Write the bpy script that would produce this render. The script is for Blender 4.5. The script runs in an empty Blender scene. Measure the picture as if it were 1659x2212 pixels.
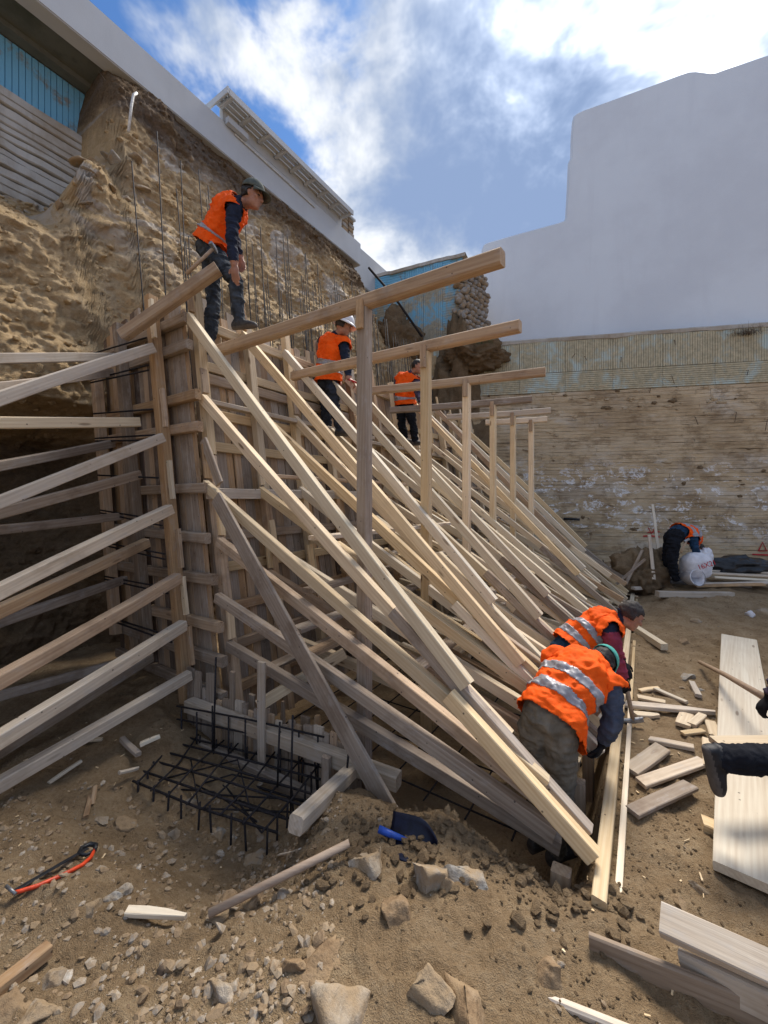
import bpy, bmesh, math, random
import numpy as np
from mathutils import Vector, Matrix, Quaternion, noise as mnoise

random.seed(7)
rng = np.random.default_rng(7)
scene = bpy.context.scene
COL = scene.collection
rad = math.radians

# ------------------------------------------------------------------ camera
U = 1.25                       # metres per layout unit
CAMZ = 1.46 * U
cd = bpy.data.cameras.new('camera')
cam = bpy.data.objects.new('camera', cd)
COL.objects.link(cam)
cam.location = (0, 0, CAMZ)
cam.rotation_euler = (rad(90), 0, 0)
cd.sensor_fit = 'HORIZONTAL'
cd.sensor_width = 36.0
cd.lens = 36.0 * 870.0 / 1659.0
cd.shift_y = -31.0 / 1659.0
cd.clip_start = 0.05
cd.clip_end = 500.0
scene.camera = cam

# ------------------------------------------------------------------ sun direction (veiled sun, front right)
SUN_AZ = math.atan2(0.60, 1.0)       # clockwise from +Y
SUN_EL = rad(55)
SUN = Vector((math.sin(SUN_AZ) * math.cos(SUN_EL), math.cos(SUN_AZ) * math.cos(SUN_EL), math.sin(SUN_EL)))
sl = bpy.data.lights.new('sun', 'SUN')
sl.energy = 3.8
sl.angle = rad(22)
sl.color = (1.0, 0.93, 0.83)
so = bpy.data.objects.new('sun', sl)
COL.objects.link(so)
so.location = (6, 12, 20)
so.rotation_euler = (-SUN).to_track_quat('-Z', 'Y').to_euler()

# ------------------------------------------------------------------ node helper
class NT:
    def __init__(self, tree):
        self.t = tree
        tree.nodes.clear()
    def n(self, typ, ins=None, **kw):
        nd = self.t.nodes.new(typ)
        for k, v in kw.items():
            setattr(nd, k, v)
        for k, v in (ins or {}).items():
            s = nd.inputs[k]
            if isinstance(v, bpy.types.NodeSocket):
                self.t.links.new(v, s)
            else:
                s.default_value = v
        return nd
    def math(self, op, a, b=0.0, c=0.0, clamp=False):
        nd = self.n('ShaderNodeMath', {0: a, 1: b, 2: c}, operation=op)
        nd.use_clamp = clamp
        return nd.outputs[0]
    def mix(self, f, a, b, mode='MIX'):
        nd = self.n('ShaderNodeMix', data_type='RGBA', blend_type=mode)
        for i, v in ((0, f), (6, a), (7, b)):
            if isinstance(v, bpy.types.NodeSocket):
                self.t.links.new(v, nd.inputs[i])
            else:
                nd.inputs[i].default_value = v if i == 0 else (v[0], v[1], v[2], 1)
        return nd.outputs[2]
    def ramp(self, f, stops, interp='LINEAR'):
        nd = self.n('ShaderNodeValToRGB', {0: f})
        cr = nd.color_ramp
        cr.interpolation = interp
        while len(cr.elements) < len(stops):
            cr.elements.new(0.5)
        for e, (p, c) in zip(cr.elements, stops):
            e.position = p
            e.color = (c[0], c[1], c[2], 1) if hasattr(c, '__len__') else (c, c, c, 1)
        return nd.outputs[0]
    def mr(self, v, a, b, c=0.0, d=1.0):
        nd = self.n('ShaderNodeMapRange', {0: v, 1: a, 2: b, 3: c, 4: d})
        nd.interpolation_type = 'SMOOTHSTEP'
        return nd.outputs[0]
    def noise(self, vec, scale, detail=4.0, rough=0.55, dist=0.0):
        return self.n('ShaderNodeTexNoise', {'Vector': vec, 'Scale': scale, 'Detail': detail, 'Roughness': rough, 'Distortion': dist}).outputs[0]
    def mapping(self, vec, scale=(1, 1, 1), loc=(0, 0, 0)):
        return self.n('ShaderNodeMapping', {0: vec, 1: loc, 3: scale}).outputs[0]

# ------------------------------------------------------------------ world: Nishita sky behind broken cloud
world = bpy.data.worlds.new('World')
scene.world = world
world.use_nodes = True
w = NT(world.node_tree)
tc = w.n('ShaderNodeTexCoord').outputs['Generated']
sky = w.n('ShaderNodeTexSky')
sky.sky_type = 'NISHITA'
sky.sun_disc = False
sky.sun_elevation = SUN_EL
sky.sun_rotation = SUN_AZ
sky.dust_density = 0.6
sky.ozone_density = 2.0
skyc = w.n('ShaderNodeVectorMath', {0: sky.outputs[0], 'Scale': 0.10}, operation='SCALE').outputs[0]
skyc = w.mix(1.0, skyc, (0.62, 0.95, 1.30), 'MULTIPLY')
dirn = w.n('ShaderNodeVectorMath', {0: tc}, operation='NORMALIZE').outputs[0]
sep = w.n('ShaderNodeSeparateXYZ', {0: dirn})
zz = w.math('ADD', w.math('MAXIMUM', sep.outputs[2], 0.0), 0.35)
flat = w.n('ShaderNodeCombineXYZ', {0: w.math('DIVIDE', sep.outputs[0], zz), 1: w.math('DIVIDE', sep.outputs[1], zz), 2: 3.7}).outputs[0]
warp = w.n('ShaderNodeTexNoise', {'Vector': flat, 'Scale': 2.6, 'Detail': 2.0}).outputs[1]
flatw = w.n('ShaderNodeVectorMath', {0: flat, 1: w.n('ShaderNodeVectorMath', {0: warp, 'Scale': 0.16}, operation='SCALE').outputs[0]}, operation='ADD').outputs[0]
def dotdir(v):
    v = Vector(v).normalized()
    return w.n('ShaderNodeVectorMath', {0: dirn, 1: tuple(v)}, operation='DOT_PRODUCT').outputs['Value']
# cloud cover: closed overcast with a ragged blue gap
cov = w.noise(flatw, 3.4, 6.0, 0.58)
gap = w.mr(dotdir((-0.54, 1.0, 1.34)), 0.895, 0.985)
cover = w.math('ADD', w.math('ADD', cov, 0.30), w.math('MULTIPLY', gap, -0.375))
mask = w.mr(cover, 0.42, 0.56)
# thickness: thick cloud is slate blue, thin cloud is white and glows towards the sun
thk = w.noise(w.mapping(flatw, (1, 1, 1), (7.7, 6.1, 0)), 2.3, 5.0, 0.54)
fine = w.noise(w.mapping(flatw, (1, 1, 1), (2.2, 8.3, 0)), 5.0, 5.0, 0.62)
th2 = w.math('ADD', w.math('MULTIPLY', thk, 0.62), w.math('MULTIPLY', fine, 0.38))
sund = dotdir((0.60, 1.0, 1.25))
glow = w.mr(sund, 0.945, 0.999)
thin = w.mr(w.math('ADD', th2, w.math('ADD', w.math('MULTIPLY', glow, 0.13), w.math('MULTIPLY', gap, 0.10))), 0.46, 0.635)
ccol = w.ramp(thin, [(0.0, (0.25, 0.345, 0.55)), (0.4, (0.40, 0.48, 0.635)), (0.8, (0.66, 0.71, 0.80)), (1.0, (0.86, 0.89, 0.94))])
boost = w.math('ADD', 1.0, w.math('MULTIPLY', w.math('MULTIPLY', w.mr(sund, 0.93, 1.0), thin), 1.1))
ccol = w.n('ShaderNodeVectorMath', {0: ccol, 'Scale': boost}, operation='SCALE').outputs[0]
final = w.mix(mask, skyc, ccol)
bg = w.n('ShaderNodeBackground', {0: final, 1: 0.78})
wo = w.n('ShaderNodeOutputWorld', {0: bg.outputs[0]})

scene.view_settings.view_transform = 'Standard'
scene.view_settings.look = 'None'
scene.view_settings.exposure = 0.6
scene.view_settings.gamma = 1.0
scene.cycles.max_bounces = 4
scene.cycles.diffuse_bounces = 2
scene.cycles.glossy_bounces = 2
scene.cycles.caustics_reflective = False
scene.cycles.caustics_refractive = False
world.cycles.sampling_method = 'MANUAL'
world.cycles.sample_map_resolution = 512
scene.cycles.use_denoising = True

# ------------------------------------------------------------------ layout frames
TH = math.atan2(560.0, 870.0)
D1 = (math.sin(TH), math.cos(TH))          # along the formwork, away from the camera
NN = (-D1[1], D1[0])                       # towards the hill
CX, CY = -1.16, 3.06
S0 = CX * D1[0] + CY * D1[1]
P0 = CX * NN[0] + CY * NN[1]

def P(x, y, Y):
    return Vector(((x - 830) / 870 * Y, Y, 1.46 + (1075 - y) / 870 * Y)) * U
def G(x, y, z=0.0):
    return P(x, y, 870 * (1.46 - z) / (y - 1075))
def F(s, q, z):
    return Vector((CX + s * D1[0] + q * NN[0], CY + s * D1[1] + q * NN[1], z)) * U
def PS(x, y, s):
    rx = (x - 830) / 870
    return P(x, y, (S0 + s) / (rx * D1[0] + D1[1]))
def PQ(x, y, q, k=0.0):
    rx = (x - 830) / 870
    rz = (1075 - y) / 870
    return P(x, y, (P0 + q + k * 1.46) / (rx * NN[0] + NN[1] - k * rz))
def unF(v):
    x, y = v[0] / U - CX, v[1] / U - CY
    return x * D1[0] + y * D1[1], x * NN[0] + y * NN[1], v[2] / U

# ------------------------------------------------------------------ numpy noise
def _hash(ix, iy, iz):
    h = (ix.astype(np.int64) * 374761393 + iy.astype(np.int64) * 668265263 + iz.astype(np.int64) * 2147483647) & 0xffffffff
    h = ((h ^ (h >> 13)) * 1274126177) & 0xffffffff
    h = ((h ^ (h >> 16)) * 2246822519) & 0xffffffff
    return ((h ^ (h >> 15)) & 0xffffff) / float(0xffffff) * 2 - 1
def vnoise(x, y, z):
    x, y, z = np.broadcast_arrays(np.asarray(x, float), np.asarray(y, float), np.asarray(z, float))
    ix, iy, iz = np.floor(x), np.floor(y), np.floor(z)
    fx, fy, fz = x - ix, y - iy, z - iz
    ux, uy, uz = fx * fx * (3 - 2 * fx), fy * fy * (3 - 2 * fy), fz * fz * (3 - 2 * fz)
    r = 0
    for a in (0, 1):
        for b in (0, 1):
            for c in (0, 1):
                r = r + _hash(ix + a, iy + b, iz + c) * (ux if a else 1 - ux) * (uy if b else 1 - uy) * (uz if c else 1 - uz)
    return r
def fbm(x, y, z, oct=4, gain=0.5, ridged=False):
    r, a, f = 0, 1.0, 1.0
    for i in range(oct):
        v = vnoise(np.asarray(x) * f + 17.3 * i, np.asarray(y) * f - 9.1 * i, np.asarray(z) * f + 4.7 * i)
        r = r + a * (1 - 2 * np.abs(v) if ridged else v)
        a *= gain
        f *= 2.03
    return r
def sstep(a, b, x):
    t = np.clip((np.asarray(x, float) - a) / (b - a), 0, 1)
    return t * t * (3 - 2 * t)

# ------------------------------------------------------------------ object helpers
def link(o, parent=None):
    COL.objects.link(o)
    if parent is not None:
        o.parent = parent
        o.matrix_parent_inverse = parent.matrix_basis.inverted()
    return o
def meshobj(name, verts, faces, mat, parent=None, matrix=None, smooth=False):
    me = bpy.data.meshes.new(name)
    me.from_pydata([tuple(v) for v in verts], [], [tuple(f) for f in faces])
    me.validate()
    if smooth:
        me.polygons.foreach_set('use_smooth', [True] * len(me.polygons))
    for m in (mat if isinstance(mat, (list, tuple)) else [mat]):
        me.materials.append(m)
    o = bpy.data.objects.new(name, me)
    if matrix is not None:
        o.matrix_basis = matrix
    link(o, parent)
    return o
def npmesh(name, V, Fq, mat, parent=None, smooth=True, matrix=None):
    """V: n x 3, Fq: m x k faces (all the same k)"""
    me = bpy.data.meshes.new(name)
    V = np.asarray(V, np.float32)
    Fq = np.asarray(Fq, np.int32)
    k = Fq.shape[1]
    me.vertices.add(len(V))
    me.vertices.foreach_set('co', V.ravel())
    me.loops.add(Fq.size)
    me.loops.foreach_set('vertex_index', Fq.ravel())
    me.polygons.add(len(Fq))
    me.polygons.foreach_set('loop_start', np.arange(0, Fq.size, k, dtype=np.int32))
    me.polygons.foreach_set('loop_total', np.full(len(Fq), k, np.int32))
    me.polygons.foreach_set('use_smooth', np.full(len(Fq), smooth))
    me.update(calc_edges=True)
    me.validate()
    for m in (mat if isinstance(mat, (list, tuple)) else [mat]):
        me.materials.append(m)
    o = bpy.data.objects.new(name, me)
    if matrix is not None:
        o.matrix_basis = matrix
    link(o, parent)
    return o
def tag(o, label, cat, group=None, kind=None):
    o['label'] = label
    o['category'] = cat
    if group:
        o['group'] = group
    if kind:
        o['kind'] = kind
    return o
def struct(o):
    o['kind'] = 'structure'
    return o
def thing(name, label, cat, loc=(0, 0, 0), group=None):
    o = bpy.data.objects.new(name, None)
    o.empty_display_size = 0.2
    o.location = loc
    link(o)
    return tag(o, label, cat, group)
def gridfaces(nu, nv):
    i = np.arange(nu - 1)[:, None] * nv + np.arange(nv - 1)[None, :]
    i = i.ravel()
    return np.stack([i, i + nv, i + nv + 1, i + 1], 1)
def frame_matrix(a, b, up=(0, 0, 1)):
    x = (b - a).normalized()
    up = Vector(up)
    if abs(x.dot(up.normalized())) > 0.995:
        up = Vector((D1[0], D1[1], 0))
    y = up.cross(x).normalized()
    z = x.cross(y)
    m = Matrix((x, y, z)).transposed().to_4x4()
    m.translation = a
    return m

def board(name, a, b, w, h, mat, parent=None, up=(0, 0, 1), seg=3, bow=0.004, ch=0.006, cut=0.3, taper=None, roll=0.0):
    """a length of sawn timber from a to b: w wide across, h thick along 'up'; eased arrises, slight bow, uneven saw cuts"""
    a, b = Vector(a), Vector(b)
    L = (b - a).length
    m = frame_matrix(a, b, up)
    if roll:
        m = m @ Matrix.Rotation(roll, 4, 'X')
    ch = min(ch, w * 0.3, h * 0.3)
    hw, hh = w / 2, h / 2
    ring = [(-hw + ch, -hh), (hw - ch, -hh), (hw, -hh + ch), (hw, hh - ch), (hw - ch, hh), (-hw + ch, hh), (-hw, hh - ch), (-hw, -hh + ch)]
    by, bz = random.uniform(-bow, bow), random.uniform(-bow, bow)
    tw = random.uniform(-0.02, 0.02)
    c0, c1 = random.uniform(-cut, cut), random.uniform(-cut, cut)
    V, Fc = [], []
    for i in range(seg + 1):
        t = i / seg
        k = 4 * t * (1 - t)
        sc = 1.0
        if taper:
            sc = 1 - (1 - taper) * max(0, (t - 0.55) / 0.45)
        for (y, z) in ring:
            x = t * L
            if i == 0:
                x += c0 * y * 0.5
            elif i == seg:
                x += c1 * y * 0.5
            j = random.uniform(-0.0012, 0.0012)
            V.append((x, (y * math.cos(tw * t) - z * math.sin(tw * t)) * sc + by * k + j, z * math.cos(tw * t) + y * math.sin(tw * t) + bz * k + j))
    for i in range(seg):
        for j in range(8):
            j2 = (j + 1) % 8
            Fc.append((i * 8 + j, i * 8 + j2, (i + 1) * 8 + j2, (i + 1) * 8 + j))
    Fc.append(tuple(range(7, -1, -1)))
    Fc.append(tuple(range(seg * 8, seg * 8 + 8)))
    return meshobj(name, V, Fc, mat, parent, m)

def rod(name, pts, r, mat, parent=None, n=7, smooth=True):
    """a round bar through the points"""
    pts = [Vector(p) for p in pts]
    V, Fc = [], []
    for i, p in enumerate(pts):
        d = (pts[min(i + 1, len(pts) - 1)] - pts[max(i - 1, 0)]).normalized()
        u = d.orthogonal().normalized()
        if i and abs(d.dot(pu)) < 0.999:
            u = (pu - d * pu.dot(d)).normalized()
        pu = u
        v = d.cross(u)
        rr = r[i] if hasattr(r, '__len__') else r
        for k in range(n):
            a = 2 * math.pi * k / n
            V.append(p + (u * math.cos(a) + v * math.sin(a)) * rr)
    for i in range(len(pts) - 1):
        for k in range(n):
            k2 = (k + 1) % n
            Fc.append((i * n + k, i * n + k2, (i + 1) * n + k2, (i + 1) * n + k))
    Fc.append(tuple(range(n - 1, -1, -1)))
    Fc.append(tuple(range((len(pts) - 1) * n, len(pts) * n)))
    o = pts[0]
    return meshobj(name, [v - o for v in V], Fc, mat, parent, Matrix.Translation(o), smooth)

def box(name, lo, hi, mat, parent=None, matrix=None, bev=0.0):
    bm = bmesh.new()
    bmesh.ops.create_cube(bm, size=1.0)
    for v in bm.verts:
        v.co = Vector([lo[i] + (v.co[i] + 0.5) * (hi[i] - lo[i]) for i in range(3)])
    if bev:
        bmesh.ops.bevel(bm, geom=bm.edges[:], offset=bev, segments=2, affect='EDGES', clamp_overlap=True)
    me = bpy.data.meshes.new(name)
    bm.to_mesh(me)
    bm.free()
    me.materials.append(mat)
    o = bpy.data.objects.new(name, me)
    if matrix is not None:
        o.matrix_basis = matrix
    return link(o, parent)

_ico = {}
def ico(sub):
    if sub not in _ico:
        bm = bmesh.new()
        bmesh.ops.create_icosphere(bm, subdivisions=sub, radius=1.0)
        _ico[sub] = (np.array([v.co[:] for v in bm.verts]), np.array([[v.index for v in f.verts] for f in bm.faces]))
        bm.free()
    return _ico[sub]
def rockverts(sub, seed, planes=11, rough=0.05, lo=0.5, hi=0.85):
    V, T = ico(sub)
    V = V.copy()
    r = np.random.default_rng(seed)
    for i in range(planes):
        n = r.normal(size=3)
        n /= np.linalg.norm(n)
        d = r.uniform(lo, hi)
        V -= np.maximum(0, V @ n - d)[:, None] * n[None, :]
    if rough:
        k = 1 + rough * fbm(V[:, 0] * 3 + seed, V[:, 1] * 3, V[:, 2] * 3, 3)
        V *= k[:, None]
    return V, T
# ------------------------------------------------------------------ materials
def newmat(name):
    m = bpy.data.materials.new(name)
    m.use_nodes = True
    t = NT(m.node_tree)
    return m, t
def finish(t, col, rough=0.8, bump=None, bstr=0.3, bdist=0.01, spec=0.3, **kw):
    ins = {'Base Color': col if isinstance(col, bpy.types.NodeSocket) else (col[0], col[1], col[2], 1), 'Roughness': rough, 'Specular IOR Level': spec}
    ins.update(kw)
    if bump is not None:
        ins['Normal'] = t.n('ShaderNodeBump', {'Height': bump, 'Strength': bstr, 'Distance': bdist}).outputs[0]
    b = t.n('ShaderNodeBsdfPrincipled', ins)
    t.n('ShaderNodeOutputMaterial', {0: b.outputs[0]})

def wood(name, c_lo, c_hi, c_var, weather=0.0, stain=(0.1, 0.07, 0.05), knots=0.8, cement=0.0, rough=0.75):
    """sawn timber, grain along the object's own X"""
    m, t = newmat(name)
    tc = t.n('ShaderNodeTexCoord').outputs['Object']
    oi = t.n('ShaderNodeObjectInfo').outputs['Random']
    off = t.n('ShaderNodeCombineXYZ', {0: t.math('MULTIPLY', oi, 91.0), 1: t.math('MULTIPLY', oi, 37.0), 2: t.math('MULTIPLY', oi, 53.0)}).outputs[0]
    v = t.n('ShaderNodeVectorMath', {0: tc, 1: off}, operation='ADD').outputs[0]
    grain = t.noise(t.mapping(v, (2.2, 60, 60)), 1.0, 3.0, 0.6, 0.4)
    broad = t.noise(t.mapping(v, (0.8, 10, 10)), 1.0, 2.0, 0.6, 0.8)
    ring = t.n('ShaderNodeTexWave', {'Vector': t.mapping(v, (0.7, 22, 22)), 'Scale': 1.0, 'Distortion': 5.0, 'Detail': 1.0, 'Detail Scale': 0.8}, wave_type='BANDS', bands_direction='DIAGONAL').outputs[0]
    f = t.math('ADD', t.math('MULTIPLY', grain, 0.55), t.math('ADD', t.math('MULTIPLY', broad, 0.45), t.math('MULTIPLY', ring, 0.11)))
    col = t.ramp(f, [(0.36, c_lo), (0.72, c_hi)])
    col = t.mix(t.math('MULTIPLY', oi, 0.75), col, c_var, 'MULTIPLY')
    oi2 = t.math('FRACT', t.math('MULTIPLY', oi, 17.0))
    hsv = t.n('ShaderNodeHueSaturation', {'Saturation': t.mr(oi2, 0, 1, 0.85, 1.1), 'Value': t.mr(t.math('FRACT', t.math('MULTIPLY', oi, 41.0)), 0, 1, 0.8, 1.14), 'Color': col}).outputs[0]
    col = hsv
    # knots
    vo = t.n('ShaderNodeTexVoronoi', {'Vector': t.mapping(v, (2.1, 9, 9)), 'Scale': 1.0, 'Randomness': 1.0}).outputs[0]
    kn = t.mr(vo, 0.14, 0.07)
    col = t.mix(t.math('MULTIPLY', kn, knots), col, (0.13, 0.065, 0.03))
    # weather stains and grime
    st = t.noise(v, 3.2, 4.0, 0.65)
    col = t.mix(t.math('MULTIPLY', t.mr(st, 0.48, 0.72), weather), col, stain)
    if cement:
        ce = t.noise(t.mapping(v, (6, 14, 14)), 1.0, 4.0, 0.7)
        col = t.mix(t.math('MULTIPLY', t.mr(ce, 0.52, 0.68), cement), col, (0.46, 0.44, 0.43))
    # nail holes and small dark specks
    sp = t.n('ShaderNodeTexVoronoi', {'Vector': v, 'Scale': 11.0}).outputs[0]
    col = t.mix(t.math('MULTIPLY', t.mr(sp, 0.075, 0.05), 0.8), col, (0.05, 0.035, 0.03))
    finish(t, col, rough, t.math('ADD', grain, t.math('MULTIPLY', st, 0.6)), 0.35 + weather * 0.4, 0.004, spec=0.25)
    return m

W_NEW = wood('pine_new', (0.61, 0.445, 0.265), (0.81, 0.665, 0.455), (0.92, 0.87, 0.80), 0.14, (0.33, 0.22, 0.13))
W_PALE = wood('pine_pale', (0.66, 0.53, 0.37), (0.82, 0.72, 0.55), (0.95, 0.92, 0.88), 0.10, (0.40, 0.30, 0.2), 0.6)
W_USED = wood('pine_used', (0.38, 0.245, 0.145), (0.57, 0.42, 0.275), (0.82, 0.74, 0.64), 0.5, (0.20, 0.13, 0.08), 0.5, 0.22)
W_GREY = wood('timber_grey', (0.275, 0.205, 0.15), (0.44, 0.36, 0.285), (0.78, 0.745, 0.70), 0.55, (0.15, 0.10, 0.066), 0.3, 0.28)
W_BLEACH = wood('timber_bleached', (0.50, 0.405, 0.31), (0.69, 0.60, 0.49), (0.90, 0.86, 0.80), 0.45, (0.30, 0.215, 0.14), 0.3, 0.32)
W_DARK = wood('timber_dark', (0.115, 0.08, 0.055), (0.22, 0.16, 0.12), (0.75, 0.7, 0.7), 0.6, (0.05, 0.035, 0.025), 0.3, 0.25)
W_HANDLE = wood('tool_handle', (0.44, 0.30, 0.2), (0.56, 0.42, 0.3), (0.9, 0.85, 0.8), 0.2, (0.25, 0.17, 0.1), 0.2)

def soil(name, a, b, c, scale=1.0, bumpd=0.02, wet=0.65, stone=0.5):
    m, t = newmat(name)
    tc = t.n('ShaderNodeTexCoord').outputs['Object']
    n0 = t.noise(tc, 0.55 * scale, 5.0, 0.6)
    n1 = t.noise(tc, 4.5 * scale, 7.0, 0.68)
    n2 = t.noise(tc, 42 * scale, 6.0, 0.7)
    n3 = t.noise(tc, 170 * scale, 3.0, 0.7)
    col = t.ramp(t.math('ADD', t.math('MULTIPLY', n1, 0.55), t.math('MULTIPLY', n2, 0.45)), [(0.33, b), (0.5, a), (0.66, c)])
    col = t.mix(t.math('MULTIPLY', t.mr(n0, 0.46, 0.66), wet), col, b)
    col = t.mix(t.mr(n3, 0.62, 0.74, 0, stone), col, (0.52, 0.45, 0.36))
    col = t.mix(t.mr(n3, 0.40, 0.28, 0, 0.55), col, (b[0] * 0.5, b[1] * 0.5, b[2] * 0.5))
    h = t.math('ADD', t.math('MULTIPLY', n2, 1.0), t.math('MULTIPLY', n3, 0.7))
    finish(t, col, 0.95, h, 1.0, bumpd * 2, spec=0.1)
    return m
M_GROUND = soil('sandy_dirt', (0.35, 0.245, 0.142), (0.20, 0.132, 0.073), (0.47, 0.355, 0.225), 1.0, 0.012)
M_CLOD = soil('dirt_clod', (0.27, 0.19, 0.112), (0.16, 0.108, 0.065), (0.38, 0.28, 0.175), 1.6, 0.01)

def hillmat():
    m, t = newmat('cut_earth')
    tc = t.n('ShaderNodeTexCoord').outputs['Object']
    sp = t.n('ShaderNodeSeparateXYZ', {0: tc})
    n0 = t.noise(tc, 0.8, 6.0, 0.65, 0.6)
    n1 = t.noise(t.mapping(tc, (1, 1, 1.5)), 3.6, 8.0, 0.74)
    n2 = t.noise(tc, 26, 6.0, 0.78)
    n3 = t.noise(tc, 70, 4.0, 0.75)
    f = t.math('ADD', t.math('MULTIPLY', n1, 0.5), t.math('ADD', t.math('MULTIPLY', n2, 0.3), t.math('MULTIPLY', n3, 0.2)))
    col = t.ramp(f, [(0.32, (0.28, 0.175, 0.09)), (0.42, (0.50, 0.345, 0.185)), (0.54, (0.63, 0.46, 0.265)), (0.66, (0.73, 0.58, 0.385))])
    # pale marl seams
    seam = t.noise(t.mapping(tc, (0.7, 0.7, 1.1), (3.1, 0, 0)), 1.1, 7.0, 0.62, 1.2)
    hi = t.mr(sp.outputs[2], 4.6, 6.2)
    pale = t.math('MULTIPLY', t.mr(seam, 0.5, 0.6), t.math('MULTIPLY', hi, 0.8))
    col = t.mix(pale, col, (0.68, 0.62, 0.55))
    grey = t.mr(t.noise(t.mapping(tc, (1, 1, 1), (9, 2, 4)), 1.3, 6.0, 0.65), 0.5, 0.62, 0, 0.2)
    col = t.mix(grey, col, (0.38, 0.33, 0.27))
    # dark rooty topsoil under the terrace
    top = t.mr(t.math('ADD', sp.outputs[2], t.math('MULTIPLY', n0, 1.6)), 8.2, 8.9)
    col = t.mix(t.math('MULTIPLY', top, 0.85), col, t.ramp(n2, [(0.35, (0.05, 0.032, 0.02)), (0.65, (0.19, 0.125, 0.08))]))
    # damp brown clay low in the cut, with the hollow's shade painted in
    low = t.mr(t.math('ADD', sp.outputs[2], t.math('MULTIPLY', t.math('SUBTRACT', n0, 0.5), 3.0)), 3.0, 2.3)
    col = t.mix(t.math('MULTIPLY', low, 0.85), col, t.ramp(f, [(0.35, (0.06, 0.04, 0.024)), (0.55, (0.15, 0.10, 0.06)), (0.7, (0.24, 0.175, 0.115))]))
    h = t.math('ADD', t.math('MULTIPLY', n1, 0.8), t.math('ADD', t.math('MULTIPLY', n2, 1.0), t.math('MULTIPLY', n3, 0.6)))
    finish(t, col, 0.95, h, 0.85, 0.05, spec=0.1)
    return m
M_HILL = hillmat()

def rockmat(name, a, b, c, sc=6.0):
    m, t = newmat(name)
    tc = t.n('ShaderNodeTexCoord').outputs['Object']
    oi = t.n('ShaderNodeObjectInfo').outputs['Random']
    v = t.n('ShaderNodeVectorMath', {0: tc, 1: t.n('ShaderNodeCombineXYZ', {0: t.math('MULTIPLY', oi, 31.0)}).outputs[0]}, operation='ADD').outputs[0]
    n1 = t.noise(v, sc, 7.0, 0.65, 0.7)
    n2 = t.noise(v, sc * 8, 5.0, 0.7)
    col = t.ramp(t.math('ADD', t.math('MULTIPLY', n1, 0.65), t.math('MULTIPLY', n2, 0.35)), [(0.35, b), (0.5, a), (0.64, c)])
    col = t.mix(t.math('MULTIPLY', t.mr(t.noise(v, sc * 0.9, 4.0, 0.65), 0.40, 0.60), 0.9), col, (0.33, 0.235, 0.14))
    finish(t, col, 0.9, t.math('ADD', n1, t.math('MULTIPLY', n2, 0.5)), 0.8, 0.02, spec=0.2)
    return m
M_ROCK = rockmat('limestone', (0.35, 0.285, 0.21), (0.23, 0.175, 0.12), (0.47, 0.40, 0.32))
M_ROCKB = rockmat('brown_stone', (0.26, 0.175, 0.10), (0.15, 0.095, 0.055), (0.36, 0.26, 0.165))
M_ROCKG = rockmat('grey_stone', (0.31, 0.285, 0.25), (0.20, 0.18, 0.155), (0.43, 0.405, 0.365))

def gravelmat():
    m, t = newmat('gravel')
    g = t.n('ShaderNodeNewGeometry').outputs['Random Per Island']
    tc = t.n('ShaderNodeTexCoord').outputs['Object']
    col = t.ramp(g, [(0.0, (0.17, 0.115, 0.07)), (0.35, (0.29, 0.21, 0.13)), (0.6, (0.35, 0.28, 0.20)), (0.82, (0.29, 0.255, 0.215)), (0.97, (0.42, 0.36, 0.285)), (1.0, (0.55, 0.50, 0.43))])
    n = t.noise(tc, 60, 5.0, 0.7)
    col = t.mix(t.mr(n, 0.38, 0.62, 0.0, 0.75), col, (0.31, 0.22, 0.135))
    finish(t, col, 0.92, n, 0.6, 0.006, spec=0.15)
    return m
M_GRAVEL = gravelmat()

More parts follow.
